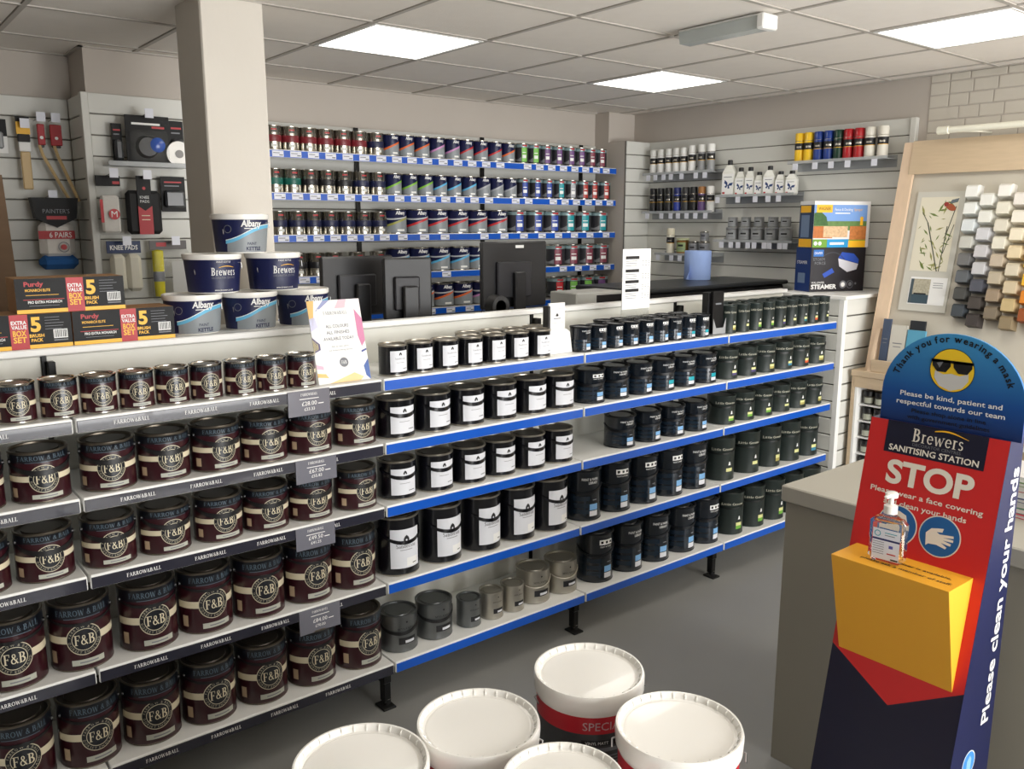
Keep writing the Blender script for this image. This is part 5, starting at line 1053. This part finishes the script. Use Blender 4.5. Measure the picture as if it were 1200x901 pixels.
# colour blocks
CH = [[(236, 236, 232), (230, 232, 228), (216, 222, 224), (196, 196, 188), (110, 110, 110), (96, 100, 104), (74, 74, 72), (66, 72, 78)],
      [(232, 232, 226), (228, 228, 220), (206, 206, 210), (198, 196, 198), (196, 196, 198), (82, 84, 94), (72, 66, 62), (64, 58, 56)],
      [(238, 236, 230), (226, 222, 206), (218, 212, 196), (226, 222, 206), (190, 176, 156), (186, 174, 152), (156, 138, 116), (128, 116, 98)],
      [(232, 226, 218), (236, 230, 216), (234, 224, 200), (226, 208, 172), (212, 202, 180), (206, 190, 160), (196, 174, 128), (142, 126, 98)],
      [(236, 226, 214), (230, 216, 200), (228, 212, 184), (216, 196, 160), (226, 190, 90), (230, 180, 50), (214, 130, 40), (150, 80, 40)],
      [(236, 230, 222), (232, 222, 210), (230, 210, 180), (240, 216, 140), (236, 196, 70), (220, 150, 50), (180, 96, 50), (120, 60, 40)],
      [(230, 226, 226), (226, 216, 216), (230, 200, 190), (226, 180, 160), (214, 140, 110), (196, 100, 80), (150, 66, 60), (96, 44, 44)]]
cb0 = MB().add([(-.0, .036, -.036), (-.0, -.036, -.036), (-.0, -.036, .036), (-.0, .036, .036), (-.062, .030, -.030), (-.062, -.030, -.030), (-.062, -.030, .024), (-.062, .030, .024), (-.045, .031, .036), (-.045, -.031, .036)],
     [(0, 1, 2, 3), (4, 5, 6, 7), (0, 1, 5, 4), (1, 2, 9, 6, 5), (0, 4, 7, 8, 3), (2, 3, 8, 9), (6, 9, 8, 7)], PRW)
cbm = cb0.mesh('colour_block', smooth=False); cnt_ = 0
for c, colr in enumerate(CH):
    for k, rgb in enumerate(colr):
        Y = 2.118-.083*c-.006*k*.9; zz = 1.995-.0447*(c % 2)-.0898*k
        o = part('colour_block', cbm, wd_); o.location = (dX(zz)-wd_.location[0], Y-wd_.location[1], zz); o.rotation_euler = (0, math.atan(sD), 0)
        o.material_slots[0].link = 'OBJECT'; o.material_slots[0].material = M('block %d %d %d' % rgb, rgb, .55)
# brochures
for x, y, w, h, c, lab in ((4.70, 2.444, .045, .30, (70, 82, 104), 'blue grey brochure at the left of the wood ledge'), (4.70, 2.372, .09, .27, (206, 202, 190), 'pale colour card book on the wood ledge'), (4.728, 2.283, .085, .30, (40, 42, 46), 'dark colour card book behind the pale one'), (4.695, 2.27, .10, .25, (90, 160, 190), 'blue picture leaflet on the wood ledge')):
    t = thing('brochure', lab, 'brochure', (x-.03, y, 1.002), 0, 'brochures on the wood display'); part('cover', MB().add([(0, w/2, 0), (0, -w/2, 0), (.035, -w/2, h), (.035, w/2, h), (.014, w/2, 0), (.014, -w/2, 0), (.049, -w/2, h), (.049, w/2, h)], [(0, 1, 2, 3), (4, 7, 6, 5), (0, 4, 5, 1), (3, 2, 6, 7), (0, 3, 7, 4), (1, 5, 6, 2)], M('brochure %d %d %d' % c, c, .5)), t)
    m = MB(); m.plane(rect(-w*.3, h*.62, w*.3, h*.64), (0, 0, 0), (0, -1, 0), (.035, 0, h), PRG, .001); m.plane(rect(-w*.25, h*.55, w*.25, h*.565), (0, 0, 0), (0, -1, 0), (.035, 0, h), PRG, .001); part('cover_print', m, t)
# tube lamp over the display
t = thing('tube_lamp', 'white tube lamp on a bracket above the wood display', 'lamp', (4.84, 2.31, 2.332)); TLm = M('tube lamp white', (232, 230, 214), .4)
part('tube', MB().lathe([(.0, 0, TLm), (.017, .0, TLm), (.017, -1.4, TLm), (0, -1.4, TLm)], 20, 0, -.05, 0, 'y'), t); part('end_cap', MB().lathe([(.0, .008, TLm), (.021, .008, TLm), (.021, -.05, TLm), (.018, -.052, TLm)], 20, 0, 0, 0, 'y'), t); part('bracket', MB().tube([(0, -.12, -.012), (.06, -.17, -.012), (.235, -.17, -.008)], .005, TLm), t)
